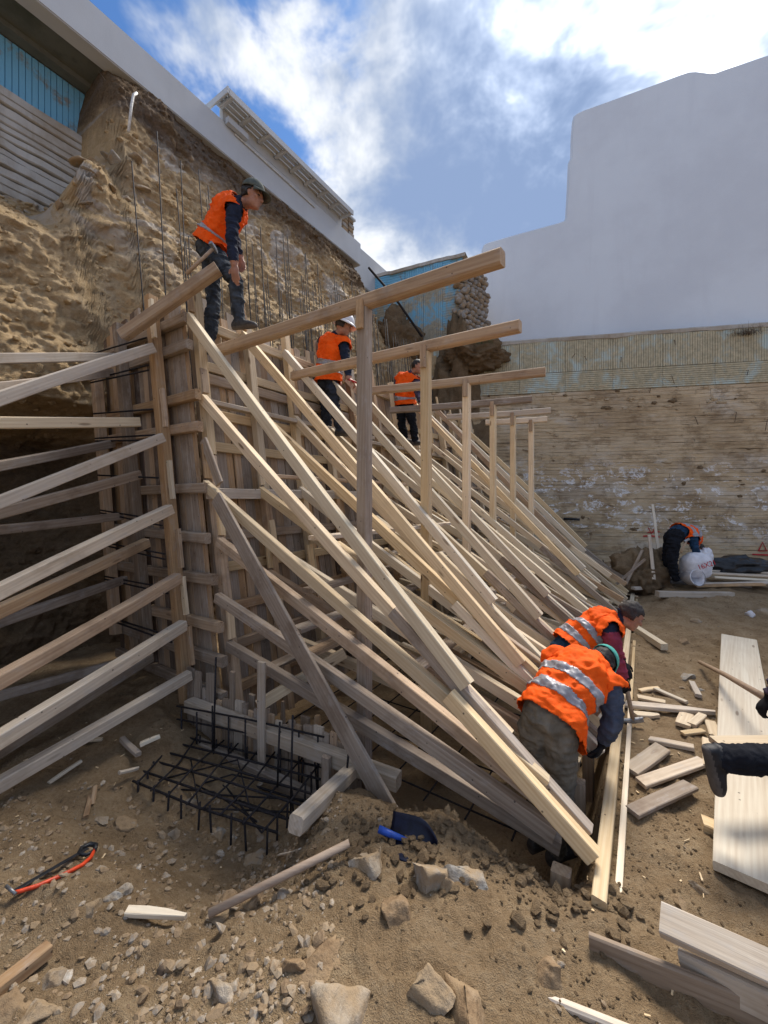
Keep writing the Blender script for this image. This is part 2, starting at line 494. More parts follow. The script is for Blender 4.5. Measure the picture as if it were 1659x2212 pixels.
def boardconcrete():
    """old board-marked concrete with soil smears and splashes of white render"""
    m, t = newmat('board_marked_concrete')
    tc = t.n('ShaderNodeTexCoord').outputs['Object']
    oi = t.n('ShaderNodeObjectInfo').outputs['Random']
    sp = t.n('ShaderNodeSeparateXYZ', {0: tc})
    n0 = t.noise(tc, 0.5, 5.0, 0.6)
    n1 = t.noise(t.mapping(tc, (0.55, 1, 5.0)), 2.2, 7.0, 0.66)
    n2 = t.noise(t.mapping(tc, (3, 20, 30)), 1.0, 5.0, 0.65)
    n4 = t.noise(tc, 30, 6.0, 0.7)
    f = t.math('ADD', t.math('MULTIPLY', n1, 0.5), t.math('ADD', t.math('MULTIPLY', n2, 0.3), t.math('MULTIPLY', n4, 0.2)))
    col = t.ramp(f, [(0.34, (0.36, 0.25, 0.145)), (0.5, (0.58, 0.445, 0.28)), (0.64, (0.70, 0.58, 0.41))])
    col = t.mix(t.mr(oi, 0, 1, 0.0, 0.3), col, (0.55, 0.47, 0.36))
    pale = t.mr(t.noise(t.mapping(tc, (0.5, 1, 1.2)), 1.1, 5.0, 0.6), 0.5, 0.64, 0, 0.75)
    col = t.mix(pale, col, (0.62, 0.56, 0.47))
    soilm = t.mr(t.noise(t.mapping(tc, (1.0, 1, 1.5), (4, 0, 2)), 1.5, 8.0, 0.72), 0.50, 0.62)
    col = t.mix(t.math('MULTIPLY', soilm, 0.6), col, t.ramp(n4, [(0.4, (0.16, 0.105, 0.06)), (0.62, (0.34, 0.24, 0.145))]))
    och = t.mr(t.noise(t.mapping(tc, (0.45, 1, 0.8), (2.2, 0, 9)), 1.0, 6.0, 0.66), 0.42, 0.6)
    col = t.mix(t.math('MULTIPLY', och, 0.62), col, t.ramp(n2, [(0.35, (0.20, 0.13, 0.07)), (0.65, (0.42, 0.30, 0.175))]))
    wn = t.noise(t.mapping(tc, (1.0, 1, 2.2), (7.7, 0, 5)), 1.3, 7.0, 0.72, 1.6)
    wn2 = t.noise(t.mapping(tc, (3.0, 1, 3.2), (1.7, 0, 5)), 2.0, 6.0, 0.75, 1.2)
    zb = t.math('MULTIPLY', t.mr(sp.outputs[2], 0.5, 1.2), t.mr(sp.outputs[2], 3.1, 2.3))
    white = t.math('MULTIPLY', t.math('MULTIPLY', t.mr(wn, 0.52, 0.56), t.mr(wn2, 0.46, 0.54)), zb)
    col = t.mix(white, col, (0.82, 0.81, 0.80))
    moss = t.math('MULTIPLY', t.mr(n1, 0.55, 0.68), t.mr(sp.outputs[2], 1.6, 0.5))
    col = t.mix(t.math('MULTIPLY', moss, 0.5), col, (0.30, 0.29, 0.24))
    h = t.math('ADD', t.math('ADD', n2, t.math('MULTIPLY', n4, 0.7)), t.math('MULTIPLY', soilm, 0.8))
    finish(t, col, 0.92, h, 0.6, 0.02, spec=0.15)
    return m
M_BCON = boardconcrete()

def insul(name, base, dirt, amount, groove_axis=None):
    m, t = newmat(name)
    tc = t.n('ShaderNodeTexCoord').outputs['Object']
    n1 = t.noise(tc, 1.3, 7.0, 0.66, 0.8)
    n2 = t.noise(tc, 11, 6.0, 0.7)
    n3 = t.noise(t.mapping(tc, (9, 9, 1.2)), 1.0, 5.0, 0.65)
    f = t.math('ADD', t.math('MULTIPLY', n1, 0.6), t.math('ADD', t.math('MULTIPLY', n2, 0.2), t.math('MULTIPLY', n3, 0.2)))
    col = t.mix(t.math('MULTIPLY', t.mr(f, 0.60 - 0.22 * amount, 0.66 - 0.14 * amount), 0.92), base, t.ramp(n2, [(0.35, tuple(0.6 * d for d in dirt)), (0.65, dirt)]))
    finish(t, col, 0.85, n2, 0.5, 0.01, spec=0.2)
    return m
M_BLUE = insul('blue_foam_board', (0.19, 0.47, 0.68), (0.30, 0.27, 0.23), 0.38)
M_BLUE2 = insul('blue_foam_board_dirty', (0.20, 0.47, 0.66), (0.48, 0.40, 0.27), 0.86)
M_XPS = insul('dirty_foam_board', (0.50, 0.60, 0.58), (0.58, 0.50, 0.33), 1.02)

def plaster(name, col, var, sc=2.0, bump=0.15, rough=0.8, stain=0.25):
    m, t = newmat(name)
    tc = t.n('ShaderNodeTexCoord').outputs['Object']
    n1 = t.noise(tc, sc * 0.35, 6.0, 0.6)
    n2 = t.noise(tc, sc * 40, 5.0, 0.7)
    drip = t.noise(t.mapping(tc, (1, 1, 0.12)), sc * 2.0, 5.0, 0.6)
    c = t.mix(t.math('MULTIPLY', t.mr(n1, 0.38, 0.66), stain), col, var)
    c = t.mix(t.math('MULTIPLY', t.mr(drip, 0.5, 0.75), stain * 0.6), c, var)
    c = t.mix(t.mr(n2, 0.62, 0.75, 0, 0.12), c, var)
    finish(t, c, rough, t.math('ADD', n2, t.math('MULTIPLY', n1, 0.5)), bump, 0.01, spec=0.2)
    return m
M_WHITE = plaster('white_render', (0.72, 0.77, 0.83), (0.64, 0.68, 0.74), 1.2, 0.5, stain=0.8)
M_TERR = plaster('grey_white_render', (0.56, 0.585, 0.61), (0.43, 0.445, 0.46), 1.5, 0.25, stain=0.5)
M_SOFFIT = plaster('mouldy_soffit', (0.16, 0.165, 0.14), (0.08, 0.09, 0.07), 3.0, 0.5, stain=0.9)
M_OLDPL = plaster('old_whitewash', (0.52, 0.50, 0.46), (0.34, 0.28, 0.21), 4.0, 0.7, stain=0.9)
M_WPAINT = plaster('white_paint', (0.74, 0.75, 0.76), (0.6, 0.6, 0.6), 3.0, 0.1, 0.5)
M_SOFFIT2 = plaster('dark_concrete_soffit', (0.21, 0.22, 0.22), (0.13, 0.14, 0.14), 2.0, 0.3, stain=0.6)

def plain(name, col, rough=0.6, metal=0.0, var=0.25, sc=20.0, bump=0.15, bd=0.003, spec=0.4, **kw):
    m, t = newmat(name)
    tc = t.n('ShaderNodeTexCoord').outputs['Object']
    n = t.noise(tc, sc, 5.0, 0.65)
    c = t.mix(t.mr(n, 0.35, 0.68), tuple(x * (1 - var) for x in col), tuple(min(1, x * (1 + var * 0.5)) for x in col))
    finish(t, c, rough, n, bump, bd, spec=spec, Metallic=metal, **kw)
    return m
M_REBAR = plain('rebar_steel', (0.032, 0.028, 0.03), 0.75, 0.0, 0.5, 60, spec=0.2)
M_STEEL = plain('tool_steel', (0.32, 0.33, 0.35), 0.45, 0.8, 0.4, 30)
M_ORANGE_PAINT = plain('orange_enamel', (0.72, 0.07, 0.02), 0.4, 0, 0.3, 25)
M_BLACKP = plain('black_plastic', (0.018, 0.02, 0.025), 0.45, 0, 0.4, 20)
M_BLACKBAG = plain('black_sheet', (0.012, 0.013, 0.016), 0.28, 0, 0.3, 8, 0.6, 0.02)
M_SHOVEL = plain('blue_black_steel', (0.008, 0.011, 0.03), 0.38, 0.3, 0.5, 14)
M_BLUETARP = plain('blue_plastic', (0.02, 0.08, 0.42), 0.4)
M_SACK = plain('white_woven_sack', (0.72, 0.71, 0.74), 0.6, 0, 0.14, 14, 0.5, 0.01)
M_RED = plain('red_spray_paint', (0.50, 0.02, 0.03), 0.7)
M_PIPE = plain('white_pipe', (0.66, 0.65, 0.62), 0.5)
M_STONEW = rockmat('pier_stone', (0.31, 0.29, 0.27), (0.20, 0.18, 0.165), (0.42, 0.40, 0.37), 8)
M_GRASS = plain('grass_blade', (0.075, 0.12, 0.03), 0.7, 0, 0.5, 9)
M_ROOT = plain('dry_root', (0.13, 0.09, 0.06), 0.9, 0, 0.4, 30)
# people
def cloth(name, col, var=0.25, sc=9.0, weave=260.0, rough=0.9, fold=0.02):
    m, t = newmat(name)
    tc = t.n('ShaderNodeTexCoord').outputs['Object']
    n = t.noise(tc, sc, 5.0, 0.6, 0.5)
    n2 = t.noise(tc, weave, 2.0, 0.6)
    c = t.mix(t.mr(n, 0.35, 0.66), tuple(x * (1 - var) for x in col), tuple(min(1, x * (1 + var * 0.6)) for x in col))
    finish(t, c, rough, t.math('ADD', n, t.math('MULTIPLY', n2, 0.12)), 0.5, fold, spec=0.15)
    return m
M_VEST = cloth('orange_vest', (0.95, 0.115, 0.008), 0.10, 7, rough=0.75)
M_STRIPE = plain('reflective_tape', (0.33, 0.32, 0.34), 0.45, 0.2, 0.12, 40)
M_NAVY = cloth('navy_cloth', (0.022, 0.028, 0.05))
M_BLACKC = cloth('black_cloth', (0.012, 0.013, 0.018))
M_DENIM = cloth('grey_denim', (0.05, 0.06, 0.075), 0.55, 7)
M_DKDENIM = cloth('dark_denim', (0.03, 0.036, 0.05), 0.45, 7)
M_KHAKI = cloth('khaki_cloth', (0.165, 0.145, 0.115), 0.35, 6)
M_GREYBLUE = cloth('grey_blue_cloth', (0.075, 0.09, 0.13), 0.3)
M_RASP = cloth('raspberry_wool', (0.31, 0.05, 0.085), 0.25)
M_PURP = cloth('dark_violet_cloth', (0.07, 0.055, 0.085), 0.25)
M_BLUEJ = cloth('dark_blue_cloth', (0.02, 0.05, 0.10), 0.3)
M_SKIN = plain('skin', (0.40, 0.20, 0.135), 0.55, 0, 0.22, 18, 0.1, 0.002, Subsurface_Weight=0.0) if False else plain('skin', (0.40, 0.20, 0.135), 0.55, 0, 0.22, 18, 0.1, 0.002)
M_HAIR = plain('dark_hair', (0.022, 0.017, 0.014), 0.6, 0, 0.5, 120, 0.8, 0.004)
M_HAIRG = plain('greying_hair', (0.045, 0.037, 0.033), 0.7, 0, 0.5, 120, 0.8, 0.004)
M_CAP = cloth('grey_cap', (0.10, 0.115, 0.105), 0.2)
M_TEAL = cloth('teal_cap', (0.10, 0.42, 0.36), 0.2)
M_HELMET = plain('white_helmet', (0.76, 0.77, 0.80), 0.35, 0, 0.06)
M_SHOE2 = plain('black_shoe', (0.016, 0.016, 0.02), 0.6, 0, 0.5, 30)
M_SHOE = plain('work_shoe', (0.05, 0.047, 0.047), 0.7, 0, 0.4, 30)
M_SOLE = plain('shoe_sole', (0.10, 0.09, 0.085), 0.8)
M_WSOLE = plain('white_midsole', (0.6, 0.6, 0.63), 0.6)
M_GLOVE = cloth('black_glove', (0.015, 0.015, 0.018))
M_EYE = plain('eye_dark', (0.03, 0.02, 0.018), 0.3)
M_BELT = plain('leather_belt', (0.12, 0.075, 0.045), 0.6)
M_STRAP = plain('pale_strap', (0.42, 0.41, 0.38), 0.7)
# ------------------------------------------------------------------ ground
def ground_h(x, y):
    """height of the dirt floor in metres"""
    x = np.asarray(x, float)
    y = np.asarray(y, float)
    lx, ly = x / U - CX, y / U - CY
    s = lx * D1[0] + ly * D1[1]
    q = lx * NN[0] + ly * NN[1]
    z = 0.05 * fbm(x * 0.8, y * 0.8, 0.3, 3) + 0.028 * fbm(x * 2.7, y * 2.7, 1.3, 4) + 0.012 * fbm(x * 11, y * 11, 2.3, 3, 0.55)
    z = z + 0.02 * np.maximum(0, fbm(x * 5, y * 5, 7.7, 3, ridged=True) - 0.4) * sstep(-1.6, -0.9, -q)
    # footing pit under the raking props
    wob = 0.08 * fbm(x * 1.9, y * 1.9, 5.5, 3)
    pit = sstep(-0.42, 0.12, s + wob) * sstep(6.4, 6.0, s) * sstep(-2.47, -2.33, q + 0.25 * wob) * sstep(0.35, 0.1, q)
    z = z * (1 - 0.5 * pit) - 0.58 * pit
    # trench for the footing cage, by the end of the wall
    cx, cy = x / U - (-0.93), y / U - 2.33
    a = cx * 0.93 - cy * 0.36
    b = cx * 0.36 + cy * 0.93
    tr = sstep(0.92, 0.36, np.abs(a) + wob) * sstep(0.92, 0.30, np.abs(b) + wob)
    z = z - (0.30 + 0.14 * np.clip(a, -0.6, 0.6)) * tr * (1 - pit)
    # heap of sand in the foreground and a bank by the far wall
    z = z + 0.10 * np.exp(-(((x - 0.1) / 0.75) ** 2 + ((y - 1.55) / 0.45) ** 2))
    z = z + 0.07 * np.exp(-(((x - 0.45) / 0.5) ** 2 + ((y - 2.35) / 0.35) ** 2))
    z = z + 0.26 * np.exp(-(((x - 5.6) / 2.2) ** 2 + ((y - 7.6) / 1.3) ** 2)) * sstep(-2.55, -3.0, q)
    hole = np.exp(-(((x - 4.1) / 0.55) ** 2 + ((y - 8.3) / 0.5) ** 2))
    return z - 0.35 * hole
def gz(x, y):
    return float(ground_h(np.array([x]), np.array([y]))[0])
def onG(px_, py_, lift=0.0):
    """point of the dirt floor seen at a place in the picture frame"""
    z = 0.0
    for i in range(6):
        v = G(px_, py_, z)
        z = gz(v.x, v.y) / U
    v = G(px_, py_, z)
    v.z += lift
    return v

na, nr = 620, 560
ang = np.radians(np.linspace(-100, 100, na))
rr = 0.45 * (24.0 / 0.45) ** np.linspace(0, 1, nr)
A, R = np.meshgrid(ang, rr, indexing='ij')
X, Y = R * np.sin(A), R * np.cos(A) 
Z = ground_h(X, Y)
struct(npmesh('ground', np.stack([X.ravel(), Y.ravel(), Z.ravel()], 1), gridfaces(na, nr)[:, ::-1], M_GROUND))
# the same floor behind the camera and far outside the cut
gx, gy = np.meshgrid(np.linspace(-60, 60, 40), np.linspace(-60, 60, 40), indexing='ij')
struct(npmesh('terrain', np.stack([gx.ravel(), gy.ravel(), np.full(gx.size, -1.0)], 1), gridfaces(40, 40), M_GROUND))
xb, yb = np.meshgrid(np.linspace(-9, 9, 90), np.linspace(-9, 0.6, 60), indexing='ij')
struct(npmesh('ground', np.stack([xb.ravel(), yb.ravel(), ground_h(xb, yb).ravel() - 0.02], 1), gridfaces(90, 60), M_GROUND))

# ------------------------------------------------------------------ cut earth bank behind the formwork
ns, nv = 640, 380
sv = np.linspace(-4.2, 8.2, ns)
tv = np.linspace(0, 1, nv)
def bank_profile(s):
    hol = sstep(0.35, -0.25, s)                     # undercut beyond the near end of the wall
    q = [1.7 + 0.0 * hol, 1.78 + 0.45 * hol, 1.9 + 0.85 * hol, 2.02 - 0.25 * hol, 2.15, 2.35, 2.58]
    z = [-0.6, 0.9, 2.0, 2.35, 3.3, 4.4, 5.3]
    fwd_ = 0.30 * float(sstep(0.1, 0.5, s))          # the cut stands close behind the back of the formwork
    q = [q[i] - fwd_ * (1, 1, 1, 1, 0.75, 0.3, 0)[i] for i in range(7)]
    kf = float(sstep(-0.38, 0.08, s))
    k = float(sstep(0.15, 0.5, s))
    far = float(sstep(5.55, 6.3, s))
    z[5] = 4.4 * kf + 4.05 * (1 - kf)
    z[6] = 5.3 * kf + 4.30 * (1 - kf)
    q.append(2.9 * k + 3.2 * (1 - k))
    z.append((6.55 * k + 4.72 * (1 - k)) * (1 - far) + 4.9 * far)
    q.append(3.15 * k + 3.62 * (1 - k))
    z.append((6.99 * k + 4.95 * (1 - k)) * (1 - far) + 5.25 * far)
    q.append(4.3)
    z.append(z[-1] + 0.02)
    q, z = np.array(q), np.array(z)
    q = q - 0.8 * max(0, -1.2 - s) - 1.05 * max(0, min(s, 7.3) - 6.1)
    z = np.where((s > 7.0), np.minimum(z, 4.7), z)
    d = np.concatenate([[0], np.cumsum(np.hypot(np.diff(q), np.diff(z)))])
    d /= d[-1]
    return np.interp(tv, d, q), np.interp(tv, d, z)
QQ = np.zeros((ns, nv))
ZZ = np.zeros((ns, nv))
for i, s in enumerate(sv):
    QQ[i], ZZ[i] = bank_profile(s)
SS = np.repeat(sv[:, None], nv, 1)
env = sstep(1.0, 0.93, tv)[None, :]
big = fbm(SS * 0.8, ZZ * 1.0, QQ, 3, 0.42)
# crumbly, pitted faces: sharp-edged pits and broken ledges rather than soft folds
r1 = fbm(SS * 3.1 + 5, ZZ * 4.6, QQ * 2, 4, 0.55, ridged=True)
r2 = fbm(SS * 10 + 2, ZZ * 13, QQ * 6, 3, 0.6, ridged=True)
fin2 = fbm(SS * 27, ZZ * 30, QQ * 20, 2, 0.6)
led = fbm(SS * 1.3 + 3, ZZ * 3.0, 4.4, 3, 0.5) * 3.0
led = (np.floor(led) + np.clip((led - np.floor(led)) * 4, 0, 1)) / 3.0
disp = 0.13 * big + 0.028 * r1 + 0.020 * r2 + 0.016 * fin2 + 0.075 * led
QQ = QQ - (disp - 0.05) * (0.35 + 0.65 * env)
ZZ = ZZ + 0.03 * fbm(SS * 2.1, QQ * 2.1, ZZ * 2.0 + 30, 3, 0.5) * env
SS2 = SS + 0.03 * fbm(SS * 2.5 + 40, ZZ * 2.5, QQ, 3)
bx_ = CX + SS2 * D1[0] + QQ * NN[0]
by_ = CY + SS2 * D1[1] + QQ * NN[1]
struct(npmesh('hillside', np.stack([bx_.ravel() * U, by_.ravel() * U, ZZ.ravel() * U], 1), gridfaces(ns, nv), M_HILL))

r_b = np.random.default_rng(77)
ib, jb = r_b.integers(0, ns, 9000), r_b.integers(0, nv - 30, 9000)
VB, FB, ob_ = [], [], 0
for kk in range(8):
    Vr, Tr = rockverts(1, 5000 + kk, 6, 0.15, 0.55, 0.9)
    sel = np.arange(kk, 9000, 8)
    szb = 0.008 + 0.05 * r_b.random(len(sel)) ** 3.2
    cen = np.stack([bx_[ib[sel], jb[sel]], by_[ib[sel], jb[sel]], ZZ[ib[sel], jb[sel]]], 1) * U
    Wb = Vr[None] * (szb[:, None] * np.stack([r_b.uniform(.7, 1.4, len(sel)), r_b.uniform(.7, 1.4, len(sel)), r_b.uniform(.5, 1.0, len(sel))], 1))[:, None, :] + cen[:, None, :]
    VB.append(Wb.reshape(-1, 3))
    FB.append((Tr[None] + (np.arange(len(sel)) * len(Vr))[:, None, None] + ob_).reshape(-1, 3))
    ob_ += len(sel) * len(Vr)
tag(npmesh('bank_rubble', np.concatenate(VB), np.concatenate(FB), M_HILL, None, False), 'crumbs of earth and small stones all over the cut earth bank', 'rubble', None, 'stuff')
# broken slabs and stones stuck in the bank
def rock(name, loc, size, mat, seed, rot=(0, 0, 0), sub=3, parent=None, flat=False, rough=0.06, planes=11, lo=0.5, hi=0.85):
    V, T = rockverts(sub, seed, planes, rough, lo, hi)
    V = V * np.array(size)
    m = Matrix.Translation(loc) @ Matrix.Rotation(rot[2], 4, 'Z') @ Matrix.Rotation(rot[1], 4, 'Y') @ Matrix.Rotation(rot[0], 4, 'X')
    return npmesh(name, V, T, mat, parent, smooth=not flat, matrix=m)
bank_rocks = [(176, 352, .16, .035, 3), (205, 405, .14, .05, 4), (222, 418, .10, .05, 5), (250, 350, .17, .06, 6), (310, 410, .17, .05, 7), (345, 372, .07, .07, 8), (192, 377, .16, .05, 9),
              (240, 405, .13, .04, 10), (128, 445, .10, .05, 13), (188, 440, .12, .03, 14), (268, 430, .13, .04, 15), (375, 310, .10, .07, 16),
              (330, 325, .14, .05, 21), (290, 345, .16, .05, 22), (415, 345, .09, .06, 23), (230, 338, .1, .05, 24)]
def pbank(x, y):
    """where the line of sight through x, y meets the bank (in layout units)"""
    rx, rz = (x - 830) / 870, (1075 - y) / 870
    lo = 2.0
    for k in range(400):
        Yd = 2.0 + k * 0.03
        lx, ly = rx * Yd - CX, Yd - CY
        s, q = lx * D1[0] + ly * D1[1], lx * NN[0] + ly * NN[1]
        z = 1.46 + rz * Yd
        if -4 < s < 8:
            i = int(round((s + 4.2) / 12.4 * (ns - 1)))
            col = np.abs(ZZ[i] - z)
            j = int(np.argmin(col))
            if QQ[i, j] <= q:
                return P(x, y, Yd)
    return None
for i, (x, y, a, b, sd) in enumerate(bank_rocks):
    v = pbank(x, y)
    if v is None:
        continue
    tag(rock('stone', v, (a, a * 0.7, b), M_ROCK if i % 3 else M_ROCKG, sd, (random.uniform(-.5, .5), random.uniform(-.6, .6), random.uniform(-2, 2))),
        'pale broken stone stuck in the earth bank high above the formwork', 'stone', 'broken stones stuck in the upper earth bank')

# ------------------------------------------------------------------ board-marked retaining wall at the back right
RA = Vector((1.2, 9.81, 0)) * U
RD = Vector((0.9806, -0.1961, 0))
RNl = Vector((-0.1961, -0.9806, 0))                # out of the wall, towards the camera
RM = Matrix((RD, -RNl, Vector((0, 0, 1)))).transposed().to_4x4()
RM.translation = RA
RL = 11.5 * U
ret = thing('retaining_wall', 'tall board-marked concrete retaining wall under the white building, smeared with soil', 'wall', RA)
box('core', (0, 0.05, -0.9), (RL, 0.6, 5.1 * U), M_BCON, ret, RM)
def course(x0, x1, z0, z1, dep, seed):
    n = max(4, int((x1 - x0) / 0.09))
    xs = np.linspace(x0, x1, n)
    e0 = 0.0012 + 0.016 * np.maximum(0, fbm(xs * 2.3, seed * 1.7, 0.5, 4) - 0.25) 
    e1 = 0.0015 + 0.020 * np.maximum(0, fbm(xs * 2.3, seed * 1.7 + 9, 0.5, 4) - 0.2)
    yd = -dep + 0.006 * fbm(xs * 2.0, seed, 3.3, 3)
    V = []
    for k in range(n):
        V += [(xs[k], 0.06, z0 + e0[k]), (xs[k], yd[k] + 0.002, z0 + e0[k]), (xs[k], yd[k], z0 + e0[k] + 0.003), (xs[k], yd[k], z1 - e1[k] - 0.004), (xs[k], yd[k] + 0.004, z1 - e1[k]), (xs[k], 0.06, z1 - e1[k])]
    Fc = []
    for k in range(n - 1):
        for j in range(5):
            Fc.append((k * 6 + j, (k + 1) * 6 + j, (k + 1) * 6 + j + 1, k * 6 + j + 1))
    Fc.append((0, 1, 2, 3, 4, 5))
    Fc.append(tuple((n - 1) * 6 + j for j in (5, 4, 3, 2, 1, 0)))
    return meshobj('board_mark', V, Fc, M_BCON, ret, RM)
z = -0.5
sd = 0
while z < 3.80 * U:
    hgt = random.choice((0.098, 0.1, 0.102, 0.118))
    x = 0.0
    brk = random.uniform(2.5, 5.0)
    while x < RL - 0.3:
        x1 = min(RL, x + brk)
        course(x + 0.003, x1 - 0.003, z, z + hgt, 0.012 + random.uniform(-0.004, 0.005), sd)
        sd += 1
        x = x1
        brk = random.uniform(3.2, 5.5)
    z += hgt
ztop_c = z
# grooved foam boards: horizontal grooves, then vertical grooves above
def grooved(name, x0, x1, z0, z1, pitch, vertical, mat, parent, M, depth=0.02, off=0.03, gap=0.014):
    V, Fc = [], []
    L = (x1 - x0) if vertical else (z1 - z0)
    n = max(1, int(L / pitch))
    pr = []
    for k in range(n):
        a = L * k / n
        b = L * (k + 1) / n
        pr += [(a, 0), (a + gap / 2, -1), (b - gap / 2, -1), (b, 0)]
    for (c, d) in pr:
        y = -off if d else -off + depth
        if vertical:
            V += [(x0 + c, y, z0), (x0 + c, y, z1)]
        else:
            V += [(x0, y, z0 + c), (x1, y, z0 + c)]
    m = len(pr)
    for k in range(m - 1):
        Fc.append((2 * k, 2 * k + 2, 2 * k + 3, 2 * k + 1) if vertical else (2 * k, 2 * k + 1, 2 * k + 3, 2 * k + 2))
    b0 = len(V)
    V += [(x0, 0.06, z0), (x1, 0.06, z0), (x1, 0.06, z1), (x0, 0.06, z1)]
    if vertical:
        Fc += [(0, 1, b0 + 3, b0), (2 * m - 2, b0 + 1, b0 + 2, 2 * m - 1), tuple([2 * k + 1 for k in range(m)] + [b0 + 2, b0 + 3])]
    else:
        Fc += [(2 * m - 2, 2 * m - 1, b0 + 2, b0 + 3), tuple([2 * k for k in range(m)] + [b0 + 3, b0])]
    return meshobj(name, V, Fc, mat, parent, M)
x = 0.0
while x < RL:
    x1 = min(RL, x + 1.25)
    grooved('insulation_board', x + 0.004, x1 - 0.004, ztop_c + 0.01, 4.33 * U, 0.052, False, M_XPS, ret, RM, off=0.03 + random.uniform(-.006, .006))
    grooved('insulation_board', x + 0.004, x1 - 0.004, 4.33 * U + 0.006, 5.06 * U + random.uniform(-0.03, 0.0), 0.058, True, M_XPS, ret, RM, off=0.032 + random.uniform(-.006, .006))
    x = x1
# ragged mortar coping on top
xs = np.linspace(0, RL, 90)
V, Fc = [], []
for k, xx in enumerate(xs):
    e = 0.05 * float(fbm(xx * 1.6, 3.3, 0.2, 4))
    V += [(xx, 0.6, 5.1 * U - 0.06), (xx, -0.05 + e * 0.4, 5.06 * U - 0.03 + e), (xx, -0.07 + e * 0.5, 5.11 * U), (xx, 0.02, 5.15 * U + e * 0.3), (xx, 0.6, 5.16 * U)]
for k in range(len(xs) - 1):
    for j in range(4):
        Fc.append((k * 5 + j, (k + 1) * 5 + j, (k + 1) * 5 + j + 1, k * 5 + j + 1))
meshobj('coping', V, Fc, M_OLDPL, ret, RM)
def onR(x, y, lift=0.0):
    """place of the retaining wall's face in the frame -> wall-local x, z"""
    rx = (x - 830) / 870
    ax, ay = RA.x / U, RA.y / U
    # (ax + RD.x t) = rx (ay + RD.y t)
    t_ = (rx * ay - ax) / (RD.x - rx * RD.y)
    Yd = ay + RD.y * t_
    return t_ * U, (1.46 + (1075 - y) / 870 * Yd) * U
# red spray-painted level marks: triangles over a bar
def stroke(pts, wd):
    V, Fc = [], []
    pts = [onR(*p) for p in pts]
    for k, (a, b) in enumerate(pts):
        a2, b2 = pts[min(k + 1, len(pts) - 1)]
        a1, b1 = pts[max(k - 1, 0)]
        dx, dz = a2 - a1, b2 - b1
        l = math.hypot(dx, dz) or 1
        nx, nz = -dz / l * wd / 2, dx / l * wd / 2
        for (px_, pz_) in ((a - nx, b - nz), (a + nx, b + nz)):
            V += [(px_, -0.026, pz_), (px_, -0.034, pz_)]
    for k in range(len(pts) - 1):
        i = 4 * k
        Fc += [(i + 1, i + 5, i + 7, i + 3), (i, i + 1, i + 3, i + 2), (i, i + 4, i + 5, i + 1), (i + 2, i + 3, i + 7, i + 6)]
    meshobj('paint_mark', V, Fc, M_RED, ret, RM)
stroke([(1637, 1190), (1646, 1171), (1655, 1190), (1637, 1190)], 0.026)
stroke([(1624, 1197), (1642, 1198), (1680, 1199)], 0.035)
stroke([(1400, 1140), (1407, 1153), (1414, 1140)], 0.022)
stroke([(1389, 1158), (1405, 1157), (1424, 1160)], 0.034)
stroke([(1398, 1150), (1424, 1148)], 0.02)
# steel stubs, an old pipe and roots sticking out of the wall
for (a, b, l) in ((1240, 765, .16), (1262, 770, .18), (1340, 772, .2), (1450, 812, .3), (1455, 735, .2), (1405, 838, .2), (1612, 800, .2), (1500, 900, .3), (1590, 890, .35), (1650, 905, .4)):
    x_, z_ = onR(a, b)
    p0 = RM @ Vector((x_, 0.02, z_))
    p1 = RM @ Vector((x_ + random.uniform(-.05, .05), -0.08, z_ - 0.02))
    p2 = RM @ Vector((x_ + random.uniform(-.08, .08), -0.09, z_ - l * 0.8))
    rod('tie_wire', [p0, p1, p2], 0.008, M_ROOT, ret, 5)
x_, z_ = onR(1245, 1122)
rod('drain_pipe', [RM @ Vector((x_ - .35, -0.06, z_ + .02)), RM @ Vector((x_ - 0.02, -0.12, z_ + .01)), RM @ Vector((x_ + .06, -0.12, z_))], 0.035, M_BLACKP, ret, 10)
# clods of soil clinging to the wall
for k in range(90):
    a, b = random.uniform(1050, 1670), random.choice([random.gauss(850, 20), random.uniform(830, 1190), random.uniform(830, 1190)])
    x_, z_ = onR(a, b)
    if 0.2 < x_ < RL - 0.2 and -0.1 < z_ < 4.9 * U:
        sz = random.uniform(0.012, 0.05)
        V, T = rockverts(3, 300 + k, 5, 0.55, 0.6, 0.95)
        npmesh('soil_clod', V * np.array((sz * random.uniform(1, 3.0), 0.026, sz)), T, M_BCON if k % 3 else M_CLOD, ret, True, RM @ Matrix.Translation((x_, -0.012, z_)))

# ------------------------------------------------------------------ white building above it
BD = Vector((-0.909, 0.416, 0))
BO = Vector((8.29, 8.72, 0))
def PB(x, y):
    rx = (x - 830) / 870
    t_ = (BO.x - rx * BO.y) / (rx * BD.y - BD.x)
    Yd = BO.y + BD.y * t_
    return t_, 1.46 + (1075 - y) / 870 * Yd
bm_out = [(1039, 730), (1040, 540), (1044, 528), (1052, 523), (1110, 506), (1205, 480), (1219, 475), (1221, 470), (1224, 420), (1227, 352), (1229, 346), (1232, 342), (1233, 300), (1236, 262), (1239, 249), (1247, 242), (1262, 235), (1340, 207), (1430, 174), (1472, 158), (1490, 152), (1504, 151), (1536, 155), (1548, 154), (1570, 146), (1659, 116), (1800, 60)]
pl = [PB(x, y) for x, y in bm_out]
pl.append((pl[-1][0], 4.4))
pl.append((pl[0][0], 4.4))
bm = bmesh.new()
front = [bm.verts.new(((BO.x + BD.x * t_) * U, (BO.y + BD.y * t_) * U, z_ * U)) for (t_, z_) in pl]
fc = bm.faces.new(front)
back = Vector((0.416, 0.909, 0)) * 6.0
r_ = bmesh.ops.extrude_face_region(bm, geom=[fc])
for v in [g for g in r_['geom'] if isinstance(g, bmesh.types.BMVert)]:
    v.co += back
bmesh.ops.recalc_face_normals(bm, faces=bm.faces[:])
